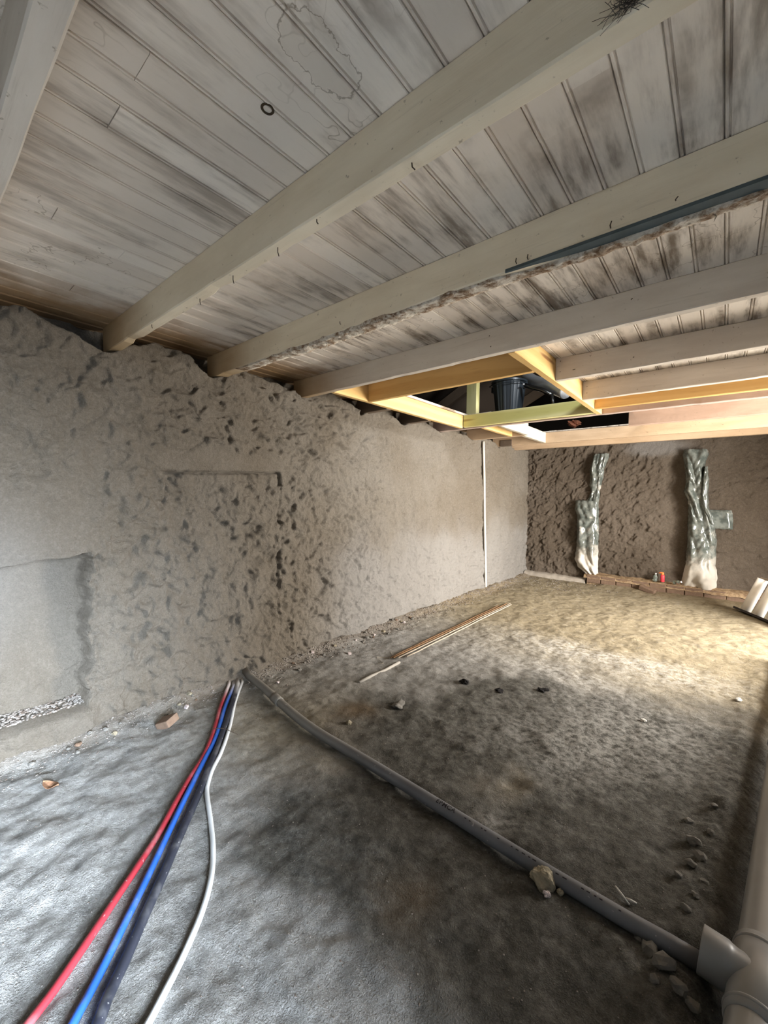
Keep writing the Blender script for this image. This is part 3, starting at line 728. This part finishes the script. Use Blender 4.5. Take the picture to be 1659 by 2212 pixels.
# print on the pipe: the maker's word and a row of dashes, laid on its upper near side
M_PRINT = plain('black_print', (.02, .02, .025), .6, .2)
def on_pipe(x, ang, off=.0253):
    y = float(waste_y(x)); z = float(np.interp(x, [a[0] for a in path], [a[2] for a in path]))
    return Vector((x, y - math.sin(ang) * off, z + math.cos(ang) * off))
cu = bpy.data.curves.new('print', 'FONT'); cu.body = 'EPMCA'; cu.size = .027; cu.space_character = 1.1; cu.offset = .0006
to = bpy.data.objects.new('t', cu); COL.objects.link(to)
bpy.context.view_layer.update()
tm = bpy.data.meshes.new_from_object(to.evaluated_get(bpy.context.evaluated_depsgraph_get()))
bpy.data.objects.remove(to)
bm = bmesh.new(); bm.from_mesh(tm)
bmesh.ops.subdivide_edges(bm, edges=bm.edges[:], cuts=1)
for w in bm.verts:
    w.co = on_pipe(1.765 + w.co.x, .55 - w.co.y / .025)
bm.to_mesh(tm); bm.free()
child_of(link('printed_word', tm, M_PRINT), waste)
bm = bmesh.new()
xx = 1.90
rs = random.Random(8)
while xx < 2.45:
    L = rs.uniform(.006, .016)
    vs = [bm.verts.new(on_pipe(xx + a, .32 + b)) for a, b in ((0, -.08), (L, -.08), (L, .08), (0, .08))]
    bm.faces.new(vs); xx += L + rs.choice([.008, .012, .045])
me = bpy.data.meshes.new('printed_dashes'); bm.to_mesh(me); bm.free()
tag(child_of(link('printed_dashes', me, M_PRINT), waste), kind='stuff')

# 110 mm drain with a branch fitting
drain = empty('drain_pipe', (2.76, 1.42, 0))
tag(drain, 'wide grey drain pipe with branch socket at the lower right edge', 'pipe')
ZP = .052
def mp(y, dz=0): return (float(main_x(y)), y, ZP + dz)
child_of(link('pipe_run', tube_me('pipe_run', [mp(y) for y in np.linspace(.35, 4.6, 12)], .055, 32), M_SOIL), drain)
child_of(link('branch_body', tube_me('branch_body', [mp(y) for y in (1.275, 1.28, 1.40, 1.52, 1.525)], [.056, .0605, .0605, .0605, .056], 32), M_SOIL), drain)
for y in (1.30, 1.50, 2.9):
    child_of(link('collar_ring', tube_me('collar_ring', [mp(y - .006), mp(y), mp(y + .006)], [.0605, .0635, .0605], 32), M_SOIL), drain)
# branch: open socket towards the waste pipe
bx0, by0 = 2.640, 1.415
ax = Vector((float(main_x(1.41)) - bx0, -.01, -.008)).normalized()
def br(t): return tuple(Vector((bx0, by0, ZP + .012)) + ax * t)
def hollow(name, stations, seg=32):
    v, f = [], []
    P = [Vector(br(t)) for t, r in stations]
    sd = ax.cross(Vector((0, 0, 1))).normalized(); u = sd.cross(ax)
    for (t, r), p_ in zip(stations, P):
        for k in range(seg):
            a = 2 * math.pi * k / seg; v.append(p_ + sd * math.cos(a) * r + u * math.sin(a) * r)
    for i in range(len(stations) - 1):
        for k in range(seg):
            k2 = (k + 1) % seg; f.append((i * seg + k, i * seg + k2, (i + 1) * seg + k2, (i + 1) * seg + k))
    me = mesh(name, v, f); me.shade_smooth(); return me
child_of(link('branch_socket', hollow('branch_socket', [(.11, .046), (.055, .046), (.05, .052), (.001, .052), (0, .0575), (.002, .0585), (.055, .0585), (.062, .055), (.075, .0525), (.115, .0525)]), M_SOIL), drain)

# ------------------------------------------------------------------ conduit on the left wall
cpt = [(.012, 5.515 - .083 * z + .004 * math.sin(z * 5), z) for z in np.linspace(-.02, 2.11, 16)]
tag(link('wall_conduit', tube_me('wall_conduit', cpt, .017, 14), plain('pale_conduit', (.60, .57, .52), .5, .3, vary=.1)), 'pale upright conduit fixed to the left wall near the far corner', 'conduit')

# ------------------------------------------------------------------ rods on the floor
M_ROD = plain('rusty_rod', (.20, .115, .06), .75, .2, vary=.4, scale=14)
M_ROD2 = plain('pale_rod', (.34, .29, .23), .8, .2, vary=.3, scale=14)
rods = [((.615, 2.56), (.575, 4.70), 'rust-brown thin rod, nearest the wall of the bundle', M_ROD), ((.635, 2.57), (.612, 4.86), 'orange-brown thin rod, second from the wall in the bundle', M_ROD),
        ((.662, 2.60), (.64, 4.90), 'pale thin rod in the middle of the bundle', M_ROD2), ((.700, 2.66), (.668, 4.86), 'pale thin rod, farthest from the wall in the bundle', M_ROD2)]
for i, (a, b, lab, mt) in enumerate(rods):
    pts = [(a[0] + (b[0] - a[0]) * t, a[1] + (b[1] - a[1]) * t) for t in np.linspace(0, 1, 14)]
    zz = max(fz(x, y) for x, y in pts)
    o = link('thin_rod', tube_me('thin_rod', [(x, y, .35 * fz(x, y) + .65 * zz * .6 + .010) for x, y in pts], .0055, 8), mt)
    tag(o, lab, 'rod', 'rods lying along the left wall')
pts = [(.735, 2.06), (.728, 2.2), (.722, 2.36), (.712, 2.55)]
tag(link('buried_rod', tube_me('buried_rod', [(x, y, fz(x, y) + .004) for x, y in pts], .011, 8), plain('dust_grey', (.30, .28, .25), .9, .1)), 'dust-covered rod half buried in the sand before the bundle', 'rod')
rs = random.Random(2)
pts = [(.56 + .05 * math.sin(i * 1.3) + rs.uniform(-.02, .02), 2.42 + i * .032) for i in range(9)]
tag(link('string', tube_me('string', catmull([(x, y, fz(x, y) + .003) for x, y in pts], 5), .0016, 5), M_PALE), 'thin pale tangled string beside the rod bundle', 'string')

# ------------------------------------------------------------------ loose bits on the floor
def bit(name, label, cat, x, y, r, seed, mat, flat=.7, sink=.25, rot=None, sharp=.35, sub=3, group=None):
    me = stone_me(name, r, seed, sub, flat, sharp)
    o = link(name, me, mat); o.rotation_euler = (0, 0, rot if rot is not None else seed * 1.7)
    zmin = min(v_.co.z for v_ in me.vertices)
    o.location = (x, y, fz(x, y) - zmin - r * sink)
    return tag(o, label, cat, group)
M_CHUNK = plain('mortar_chunk', (.25, .22, .16), .95, .1, vary=.5, scale=60, bump=.5)
M_PINK = plain('pink_stone', (.50, .43, .42), .9, .1, vary=.3, scale=80)
M_BRICK = plain('old_brick', (.17, .115, .082), .95, .1, vary=.35, scale=40, bump=.4)
M_CHAR = plain('charcoal', (.015, .014, .014), .9, .1)
M_GREYST = plain('grey_stone', (.15, .142, .128), .95, .1, vary=.3, scale=50, bump=.3)
M_PAPER = plain('white_scrap', (.50, .49, .46), .8, .2, vary=.2, scale=60)
bit('mortar_lump', 'rough beige mortar lump resting against the waste pipe', 'stone', 2.222, 1.385, .040, 16, M_CHUNK, .85, .2, .4, .22, 4)
bit('stone_chip', 'tiny beige chip touching the mortar lump', 'stone', 2.277, 1.386, .013, 12, M_CHUNK, .7, .2)
bit('pink_stone', 'small pinkish stone just below the mortar lump', 'stone', 2.247, 1.345, .014, 13, M_PINK, .7, .2)
# a broken piece of brick
me = box_me('brick_fragment', -.045, .045, -.035, .035, -.022, .022, .006)
for v_ in me.vertices:
    v_.co.x += .3 * v_.co.y * (v_.co.x > 0); v_.co.z += .12 * v_.co.x
o = link('brick_fragment', me, M_BRICK); o.location = (.283, .968, fz(.283, .968) + .022); o.rotation_euler = (.2, -.25, .5)
tag(o, 'brown broken brick piece on the floor by the left wall', 'brick')
# dry leaf
v, f = [], []
for i in range(9):
    t = i / 8; w = .022 * math.sin(math.pi * min(1, t * 1.05)) ** .8 + .001
    for j in (-1, 0, 1): v.append(((t - .5) * .085, j * w, .006 * abs(j) + .010 * (t - .5) ** 2 * 4 + .003 * math.sin(t * 9 + j)))
for i in range(8):
    for j in range(2): f.append((i * 3 + j, i * 3 + j + 1, i * 3 + j + 4, i * 3 + j + 3))
o = link('dry_leaf', mesh('dry_leaf', v, f), plain('leaf_brown', (.22, .12, .07), .8, .2, vary=.4, scale=50)); o.location = (.392, .432, fz(.392, .432) + .003); o.rotation_euler = (0, 0, .5)
md = o.modifiers.new('thickness', 'SOLIDIFY'); md.thickness = .0012
tag(o, 'small dry brown leaf on the pale floor near the recess', 'leaf')
bit('charcoal_scrap', 'black scrap on the floor, left one of two', 'debris', 1.519, 2.621, .028, 21, M_CHAR, .25, .2, .9, .8)
bit('charcoal_scrap', 'black scrap on the floor, right one of two', 'debris', 1.738, 2.815, .034, 22, M_CHAR, .25, .2, .5, .8)
bit('earth_clod', 'dark earth clod in the brown moist patch', 'clod', 1.121, 2.01, .045, 23, M_GREYST, .5, .3)
bit('earth_clod', 'dark flat clod beyond the brown moist patch', 'clod', 1.28, 2.56, .035, 24, M_CHAR, .5, .3)
bit('paper_scrap', 'white scrap on the floor near the right edge', 'debris', 2.761, 3.529, .026, 25, M_PAPER, .35, .1)
bit('paper_scrap', 'white scrap on the moist grey floor, mid right', 'debris', 2.32, 2.845, .018, 26, M_PAPER, .5, .1)
bit('pale_stone', 'small pale stone left of the waste pipe bend in brown patch', 'stone', 1.03, 1.66, .020, 27, M_CHUNK, .6, .2)
# whitish plastic splinter with a side arm
o = empty('broken_clip', (2.441, 1.508, fz(2.441, 1.508)))
tag(o, 'broken white plastic clip behind the waste pipe', 'debris')
for a, b, r in (((-.028, .012, .016), (.018, -.018, .006), .005), ((.006, -.006, .010), (.036, .000, .008), .0055)):
    link('clip_arm', tube_me('clip_arm', [a, tuple((Vector(a) + Vector(b)) / 2), b], [r * .6, r * .8, r * .5], 8), M_PAPER, o)
# clods thrown up beside the trench and by the socket
clod_spots = [(2.53, 1.37, .028), (2.565, 1.335, .030), (2.60, 1.30, .024), (2.50, 1.40, .018), (2.63, 1.285, .018), (2.55, 1.28, .014),
              (2.60, 1.80, .020), (2.625, 1.86, .022), (2.60, 1.93, .026), (2.64, 1.74, .016), (2.57, 1.72, .016), (2.65, 2.02, .018), (2.58, 2.05, .02), (2.62, 1.66, .014), (2.66, 2.2, .016), (2.60, 1.58, .016)]
for i, (x, y, r) in enumerate(clod_spots):
    lab = 'grey clod of earth by the branch socket' if i < 6 else 'grey clod of earth along the drain trench'
    bit('soil_clod', lab, 'clod', x, y, r, 40 + i, M_GREYST, .6, .3, None, .3, 2, 'clods by the socket' if i < 6 else 'clods along the drain trench')
# rubble along the foot of the left wall: bigger pieces singly, gravel as stuff
rs = random.Random(12)
protos = [stone_me('rubble_stone', 1.0, 70 + i, 2, .65, .3) for i in range(6)]
M_RUB = [M_GREYST, M_PINK, M_CHUNK, M_BRICK, M_GREYST, M_GREYST]
for p_, mt in zip(protos, M_RUB): p_.materials.append(mt)
for i in range(44):
    y = rs.choice([rs.uniform(.2, 1.3), rs.uniform(1.7, 5.2), rs.uniform(1.7, 3.6)])
    x = abs(rs.gauss(.10, .07)) + .035
    r = rs.uniform(.010, .021)
    o = link('rubble_stone', protos[i % 6]); o.scale = (r, r * rs.uniform(.8, 1.2), r)
    o.rotation_euler = (0, 0, rs.uniform(0, 6.28)); o.location = (x, y, fz(x, y) + r * .35)
    tag(o, 'small rubble stone at the foot of the left wall', 'stone', 'rubble along the left wall')
def gravel(name, label, spots, seed):
    bm = bmesh.new(); rs = random.Random(seed)
    base = []
    for i in range(5):
        b_ = bmesh.new(); bmesh.ops.create_icosphere(b_, subdivisions=1, radius=1)
        for w in b_.verts: w.co *= rs.uniform(.7, 1.15)
        base.append(([w.co.copy() for w in b_.verts], [[w.index for w in fc.verts] for fc in b_.faces])); b_.free()
    V, F = [], []
    for (x, y, r) in spots:
        vs, fs = base[rs.randrange(5)]
        a = rs.uniform(0, 6.28); ca, sa = math.cos(a), math.sin(a); z = fz(x, y) if x > .0 else .147 - .08 * x + .01 * float(gn(y * 8, x * 8, 1))
        o_ = len(V)
        for p_ in vs: V.append((x + (p_.x * ca - p_.y * sa) * r, y + (p_.x * sa + p_.y * ca) * r, z + p_.z * r * .6 + r * .2))
        F += [tuple(o_ + k for k in fc) for fc in fs]
    bm.free()
    return tag(link(name, mesh(name, V, F), M_GRAV), label, 'gravel', kind='stuff')
q = NT('loose_gravel', .95, .1)
n = q.noise(75, 2, .5); n2 = q.noise(11, 3)
q.col(q.mix(q.ramp(n, .35, .65), q.mix(q.ramp(n2, .4, .6), (.15, .115, .092), (.20, .18, .16)), (.30, .275, .25)))
M_GRAV = q.m
sp = []
for i in range(4200):
    y = rs.uniform(-.2, 7.0); x = abs(rs.gauss(0, .11)) + .02
    if 1.35 < y < 1.60 and x < .12: continue
    sp.append((x, y, rs.choice([.003, .004, .005, .006, .008]) * (.7 if y < 1.3 else 1)))
for i in range(3500):
    x, y = rs.uniform(.1, 3.4), rs.uniform(-.1, 4.5)
    sp.append((x, y, rs.choice([.0015, .002, .0025, .003])))
for i in range(500):
    x, y = rs.gauss(.5, .4), rs.gauss(6.6, .35)
    if .02 < x < 3 and y < 7: sp.append((x, y, rs.choice([.004, .006, .009])))
gravel('loose_gravel', 'loose gravel and crumbs scattered over the floor and along the wall foot', sp, 5)
sp = [(rs.uniform(-.185, -.02), rs.uniform(-.3, .68), rs.choice([.004, .006, .007, .009])) for _ in range(1500)]
gravel('recess_rubble', 'crumbly rubble lying in the bottom of the wall recess', sp, 6)

# ------------------------------------------------------------------ far wall: brick kerb, wrapped uprights, litter
kerb = empty('brick_kerb', (1.9, 7.0, 0))
tag(kerb, 'low earth-covered brick kerb along the foot of the far wall', 'kerb')
rs = random.Random(31)
x = 1.02; i = 0
while x < 3.6:
    L = rs.uniform(.20, .235)
    d = rs.uniform(-.008, .008); a = rs.uniform(-.02, .02)
    me = box_me('brick', -L / 2 + .006, L / 2 - .006, -.05, .05, -.055, .055, .006)
    o = link('brick', me, M_BRICK); o.location = (x + L / 2, 6.985 + d, .085 - .006 * (x - 1)); o.rotation_euler = (0, rs.uniform(-.02, .02), a)
    child_of(o, kerb); x += L
xs = np.arange(.98, 3.6, .02); rows = []
for x in xs:
    rows.append([(x, 6.925 + .09 * j / 5 * 1.3, (.142 + .004 * j + .014 * float(fbm(x * 8, j * .8, 2, 3)) - (.05 if j == 0 else 0)) - .006 * (x - 1)) for j in range(8)])
q = NT('kerb_dirt', .97, .1); n = q.noise(22, 5, .7)
q.col(q.mix(q.ramp(n, .35, .65), (.19, .125, .075), (.34, .25, .155))); q.bump(q.noise(60, 4), .6, .01)
M_KDIRT = q.m
child_of(link('dirt_cover', grid_mesh('dirt_cover', np.array(rows), True), M_KDIRT), kerb)
child_of(link('mortar_bed', box_me('mortar_bed', 1.02, 3.62, 6.955, 7.06, -.02, .125, .004), M_KDIRT), kerb)
xs = np.arange(.02, 1.02, .02); rows = []
for x in xs:
    tp = .065 + .012 * float(fbm(x * 5, 1, 3, 2))
    rows.append([(x, 6.95 + .012 * float(gn(x * 9, 0, 2)), -.02), (x, 6.96 + .010 * float(gn(x * 9, 1, 2)), tp * .7), (x, 6.985, tp), (x, 7.06, tp + .01), (x, 7.09, tp + .01)])
child_of(link('concrete_strip', grid_mesh('concrete_strip', np.array(rows), True), plain('pale_concrete', (.36, .325, .28), .95, .1, vary=.25, scale=20, bump=.4)), kerb)
me = box_me('loose_brick', -.10, .10, -.045, .045, -.03, .03, .008)
o = link('loose_brick', me, M_BRICK); o.location = (1.84, 6.87, fz(1.84, 6.87) + .035); o.rotation_euler = (.15, .25, -.25)
tag(o, 'dark loose brick tilted against the kerb of the far wall', 'brick')

# plastic film wrapped over uprights: crumpled sheet bulging from the wall
q = NT('plastic_film', .16, .6)
nf = q.noise(9, 4, .6); x_, y_, z_ = q.xyz()
dust = q.math('SUBTRACT', 1.0, q.ramp(q.math('ADD', z_, q.math('MULTIPLY', q.math('SUBTRACT', nf, .5), .7)),   .30, .72))
pt = q.ramp(q.noise(5.0, 3, .6), .60, .72)
dm = q.math('MAXIMUM', q.math('MULTIPLY', dust, .9), q.math('MULTIPLY', pt, .6))
q.col(q.mix(dm, q.mix(q.ramp(q.noise(14, 3), .35, .65), (.075, .088, .08), (.17, .185, .17)), (.56, .52, .46)))
rr = q.math('ADD', .14, q.math('MULTIPLY', dm, .5)); q.l(rr, q.b.inputs['Roughness'])
q.bump(q.noise(30, 3), .2, .006)
M_FILM = q.m
def film(name, rows, seed, bulge=.07, nx=22, nz=90, crease=.02, parent=None, ybase=7.06):
    """rows: (z, x left, x right); a hollow crumpled shell with its edges turned back to the wall"""
    rows = sorted(rows)
    zz = [r[0] for r in rows]
    P = np.zeros((nz, nx, 3))
    for i in range(nz):
        z = zz[0] + (zz[-1] - zz[0]) * i / (nz - 1)
        xl = np.interp(z, zz, [r[1] for r in rows]); xr = np.interp(z, zz, [r[2] for r in rows])
        for j in range(nx):
            t = j / (nx - 1)
            prof = min(1, 5 * min(t, 1 - t)) ** .6
            endp = min(1, 12 * min(i, nz - 1 - i) / nz) ** .6
            c = float(np.abs(gn(t * 2.0 + seed + .6 * z, z * 2.6 + t * 1.5, seed % 5))) * 1.6 + .5 * float(np.abs(gn(t * 3 - z * 4, z * 3 + seed, 3)))
            d = bulge * prof * (.55 + .45 * endp) + crease * (c - .4) * prof * 1.6
            P[i, j] = (xl + (xr - xl) * t + .006 * float(gn(z * 18, t * 2 + seed, 1)), ybase - d, z + .006 * float(gn(t * 6, z * 9, 2)))
    me = grid_mesh(name, P)
    o = link(name, me, M_FILM)
    if parent: child_of(o, parent)
    return o
wr = empty('wrapped_upright', (1.0, 7.04, .1)); tag(wr, 'narrow upright wrapped in crumpled plastic film, left one on the far wall', 'wrapped post')
film('film_sheet', [(2.03, 1.05, 1.26), (1.96, 1.03, 1.25), (1.80, .99, 1.20), (1.65, 1.00, 1.185), (1.55, .99, 1.165), (1.45, 1.02, 1.15), (1.35, .99, 1.145), (1.28, .93, 1.14)], 3, .045, crease=.022, parent=wr)
film('film_sheet', [(1.30, .80, 1.13), (1.15, .79, 1.14), (1.05, .825, 1.14), (.8, .83, 1.15), (.5, .83, 1.15), (.36, .81, 1.155), (.24, .86, 1.155), (.14, .98, 1.16)], 7, .075, crease=.03, parent=wr, ybase=7.05)
wr = empty('wrapped_upright', (2.4, 7.04, .1)); tag(wr, 'tall upright wrapped in plastic film with a side flap, right one on the far wall', 'wrapped post')
film('film_sheet', [(2.02, 2.19, 2.44), (1.95, 2.17, 2.46), (1.85, 2.19, 2.43), (1.7, 2.21, 2.42), (1.55, 2.22, 2.44), (1.45, 2.20, 2.46), (1.3, 2.25, 2.47), (1.15, 2.26, 2.50), (.95, 2.26, 2.56), (.8, 2.26, 2.58), (.6, 2.26, 2.58), (.45, 2.255, 2.58), (.35, 2.235, 2.60), (.22, 2.22, 2.60), (.12, 2.21, 2.60)], 5, .11, 26, 130, .035, wr)
film('film_flap', [(1.20, 2.46, 2.72), (1.10, 2.46, 2.735), (.95, 2.48, 2.735)], 9, .03, 16, 24, .008, wr, 7.06)
film('film_fold', [(1.78, 2.42, 2.455), (1.6, 2.40, 2.475), (1.4, 2.395, 2.475), (1.22, 2.43, 2.48), (1.12, 2.46, 2.53), (1.0, 2.49, 2.55)], 2, .15, 8, 44, .02, wr)

# litter on the kerb: red can with orange spout and two small bottles
zk = .165
def lathe(name, prof, seg=16):
    v, f = [], []
    for r, z in prof:
        for k in range(seg): v.append((r * math.cos(2 * math.pi * k / seg), r * math.sin(2 * math.pi * k / seg), z))
    for i in range(len(prof) - 1):
        for k in range(seg):
            k2 = (k + 1) % seg; f.append((i * seg + k, i * seg + k2, (i + 1) * seg + k2, (i + 1) * seg + k))
    f.append(tuple(range(seg))[::-1]); f.append(tuple((len(prof) - 1) * seg + k for k in range(seg)))
    me = mesh(name, v, f)
    for p_ in me.polygons: p_.use_smooth = len(p_.vertices) == 4
    return me
can = empty('spray_can', (2.00, 6.985, zk)); tag(can, 'small red can with orange nozzle standing on the brick kerb', 'can')
link('can_body', lathe('can_body', [(.024, 0), (.026, .004), (.026, .085), (.022, .095), (.014, .100)]), plain('red_can', (.62, .05, .07), .4, .4), can)
M_OR = plain('orange_plastic', (.85, .22, .05), .45, .4)
link('nozzle_cap', lathe('nozzle_cap', [(.016, .098), (.018, .102), (.018, .125), (.012, .132)]), M_OR, can)
link('trigger', tube_me('trigger', [(-.045, -.004, .118), (-.02, -.002, .128), (.012, 0, .125)], [.006, .009, .010], 8), M_OR, can)
q = NT('green_clear_plastic', .1, .5); q.col((.45, .52, .47)); q.b.inputs['Transmission Weight'].default_value = .75; q.b.inputs['IOR'].default_value = 1.3
M_GPL = q.m
bp = [(.020, 0), (.028, .006), (.028, .03), (.022, .04), (.028, .05), (.026, .075), (.012, .095), (.010, .105)]
for (x, y, tilt, lab) in ((1.91, 6.99, 0.1, 'clear greenish plastic bottle standing left of the red can'), (2.135, 6.97, 1.35, 'clear greenish plastic bottle lying by the right wrapped upright')):
    b_ = empty('plastic_bottle', (x, y, zk - .006 if tilt < 1 else zk + .014)); tag(b_, lab, 'bottle')
    link('bottle_body', lathe('bottle_body', bp), M_GPL, b_)
    link('bottle_cap', lathe('bottle_cap', [(.012, .103), (.012, .118), (.010, .120)], 12), plain('white_cap', (.75, .75, .75), .5, .3), b_)
    b_.rotation_euler = (tilt, 0, .9)

# ------------------------------------------------------------------ white barred panel leaning at the right edge
P0 = Vector((2.816, 6.546, .03)); d = Vector((.458, -.889, 0)); nrm = Vector((.889, .458, 0))
upv = nrm * .152 + Vector((0, 0, .393)); ul = upv.length; upn = upv.normalized(); fr = d.cross(upn).normalized()
panel = empty('barred_panel', tuple(P0)); tag(panel, 'rack of white round bars on a dark base rail at the right edge', 'panel')
def pbox(name, a0, a1, h0, h1, t0, t1, mat, skew=0, bev=.004):
    me = box_me(name, a0, a1, h0, h1, t0, t1, bev)
    for v_ in me.vertices:
        a, h, t = v_.co; v_.co = P0 + d * (a + skew * h) + upn * h + fr * t
    bm = bmesh.new(); bm.from_mesh(me); bmesh.ops.recalc_face_normals(bm, faces=bm.faces); bm.to_mesh(me); bm.free()
    child_of(link(name, me, mat), panel)
M_SLAT = plain('white_slat', (.80, .77, .72), .6, .3, vary=.12, scale=12)
M_RAIL = plain('dark_rail', (.035, .03, .028), .6, .3)
pbox('base_rail', -.03, .95, -.025, .0, -.04, .04, M_RAIL)
pbox('top_rail', .12, 1.1, ul - .012, ul + .008, -.012, .012, M_ROD2)
for i in range(4):
    a0 = .13 + i * .217
    child_of(link('bar', tube_me('bar', [P0 + d * (a0 + .06 * t * ul) + upn * (t * (ul - .012)) for t in (0, .5, 1)], .052, 20), M_SLAT), panel)

# ------------------------------------------------------------------ attic things seen through the hatch
post = timber('attic_post', 'pale green upright post standing in the dark hatch', box_me('post', .30, .425, 4.30, 4.38, ZT, 2.98, .004), M_GREENZ, 'post')
# joists and a deck that the attic things stand on, over the dark slot
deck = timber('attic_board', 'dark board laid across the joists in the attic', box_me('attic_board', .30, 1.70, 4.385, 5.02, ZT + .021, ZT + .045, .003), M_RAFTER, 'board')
zd = ZT + .045
bk = empty('black_bucket', (.635, 4.72, zd)); tag(bk, 'black ribbed plastic bucket in the attic behind the green header', 'bucket')
seg = 72; v, f = [], []
prof = [(.135, 0.0), (.14, .004), (.185, .37), (.187, .375), (.205, .378), (.207, .40), (.19, .405), (.18, .40), (.175, .37), (.13, .01)]
for i, (r, z) in enumerate(prof):
    for k in range(seg):
        rib = .006 * (1 if (k // 2) % 3 == 0 else 0) if 0 < i < 3 else 0
        a = 2 * math.pi * k / seg; v.append(((r + rib) * math.cos(a), (r + rib) * math.sin(a), z))
for i in range(len(prof) - 1):
    for k in range(seg):
        k2 = (k + 1) % seg; f.append((i * seg + k, i * seg + k2, (i + 1) * seg + k2, (i + 1) * seg + k))
f.append(tuple(range(seg))[::-1]); f.append(tuple((len(prof) - 1) * seg + k for k in range(seg)))
M_BUCK = plain('bucket_plastic', (.030, .038, .046), .35, .5)
link('bucket_body', mesh('bucket_body', v, f), M_BUCK, bk)
for sx in (-1, 1):
    link('handle_lug', box_me('handle_lug', sx * .195 - .02, sx * .195 + .02, -.03, .03, .30, .37, .006), M_BUCK, bk)
hp = [(.21 * math.cos(a), -.06 - .16 * math.sin(a), .36 - .02 * math.sin(a)) for a in np.linspace(0, math.pi, 14)]
link('handle', tube_me('handle', hp, .005, 8), M_DARK, bk)
# flexible foil duct
q = NT('foil', .38, .5); q.col((.78, .80, .82)); q.b.inputs['Metallic'].default_value = .7
M_FOIL = q.m
dp = catmull([(.72, 5.05, 2.80), (.85, 4.93, 2.70), (1.0, 4.80, 2.62), (1.14, 4.70, 2.56), (1.32, 4.60, 2.45)], 14)
duct = link('foil_duct', tube_me('foil_duct', dp, [.075 + .006 * (i % 2) for i in range(len(dp))], 22), M_FOIL)
tag(duct, 'silver flexible foil duct lying behind the black bucket', 'duct')
br_ = empty('metal_bracket', (1.02, 4.62, zd)); tag(br_, 'dark metal bracket arm to the right of the bucket', 'bracket')
M_MET = NT('dark_steel', .3, .5); M_MET.col((.10, .10, .095)); M_MET.b.inputs['Metallic'].default_value = .9; M_MET = M_MET.m
child_of(link('bracket_arm', tube_me('bracket_arm', [(.86, 4.62, 2.60), (.95, 4.60, 2.555), (1.06, 4.58, 2.51), (1.18, 4.56, 2.43)], .024, 4), M_MET), br_)
child_of(link('bracket_leg', tube_me('bracket_leg', [(1.18, 4.56, 2.44), (1.19, 4.57, 2.36), (1.20, 4.58, zd)], .018, 4), M_MET), br_)
for p_ in ((.86, 4.585, 2.60), (1.17, 4.53, 2.44)):
    child_of(link('bolt_head', lathe('bolt_head', [(.012, -.008), (.012, .006), (.006, .010)], 8), M_FOIL), br_).location = p_
o = bit('insulation_lump', 'orange-brown torn lump hanging in the dark slot', 'lump', .98, 6.15, .075, 33, plain('orange_brown', (.42, .17, .10), .9, .1, vary=.4, scale=40), .6, 0, 0, .8, 4)
o.location.z = ZT + .14
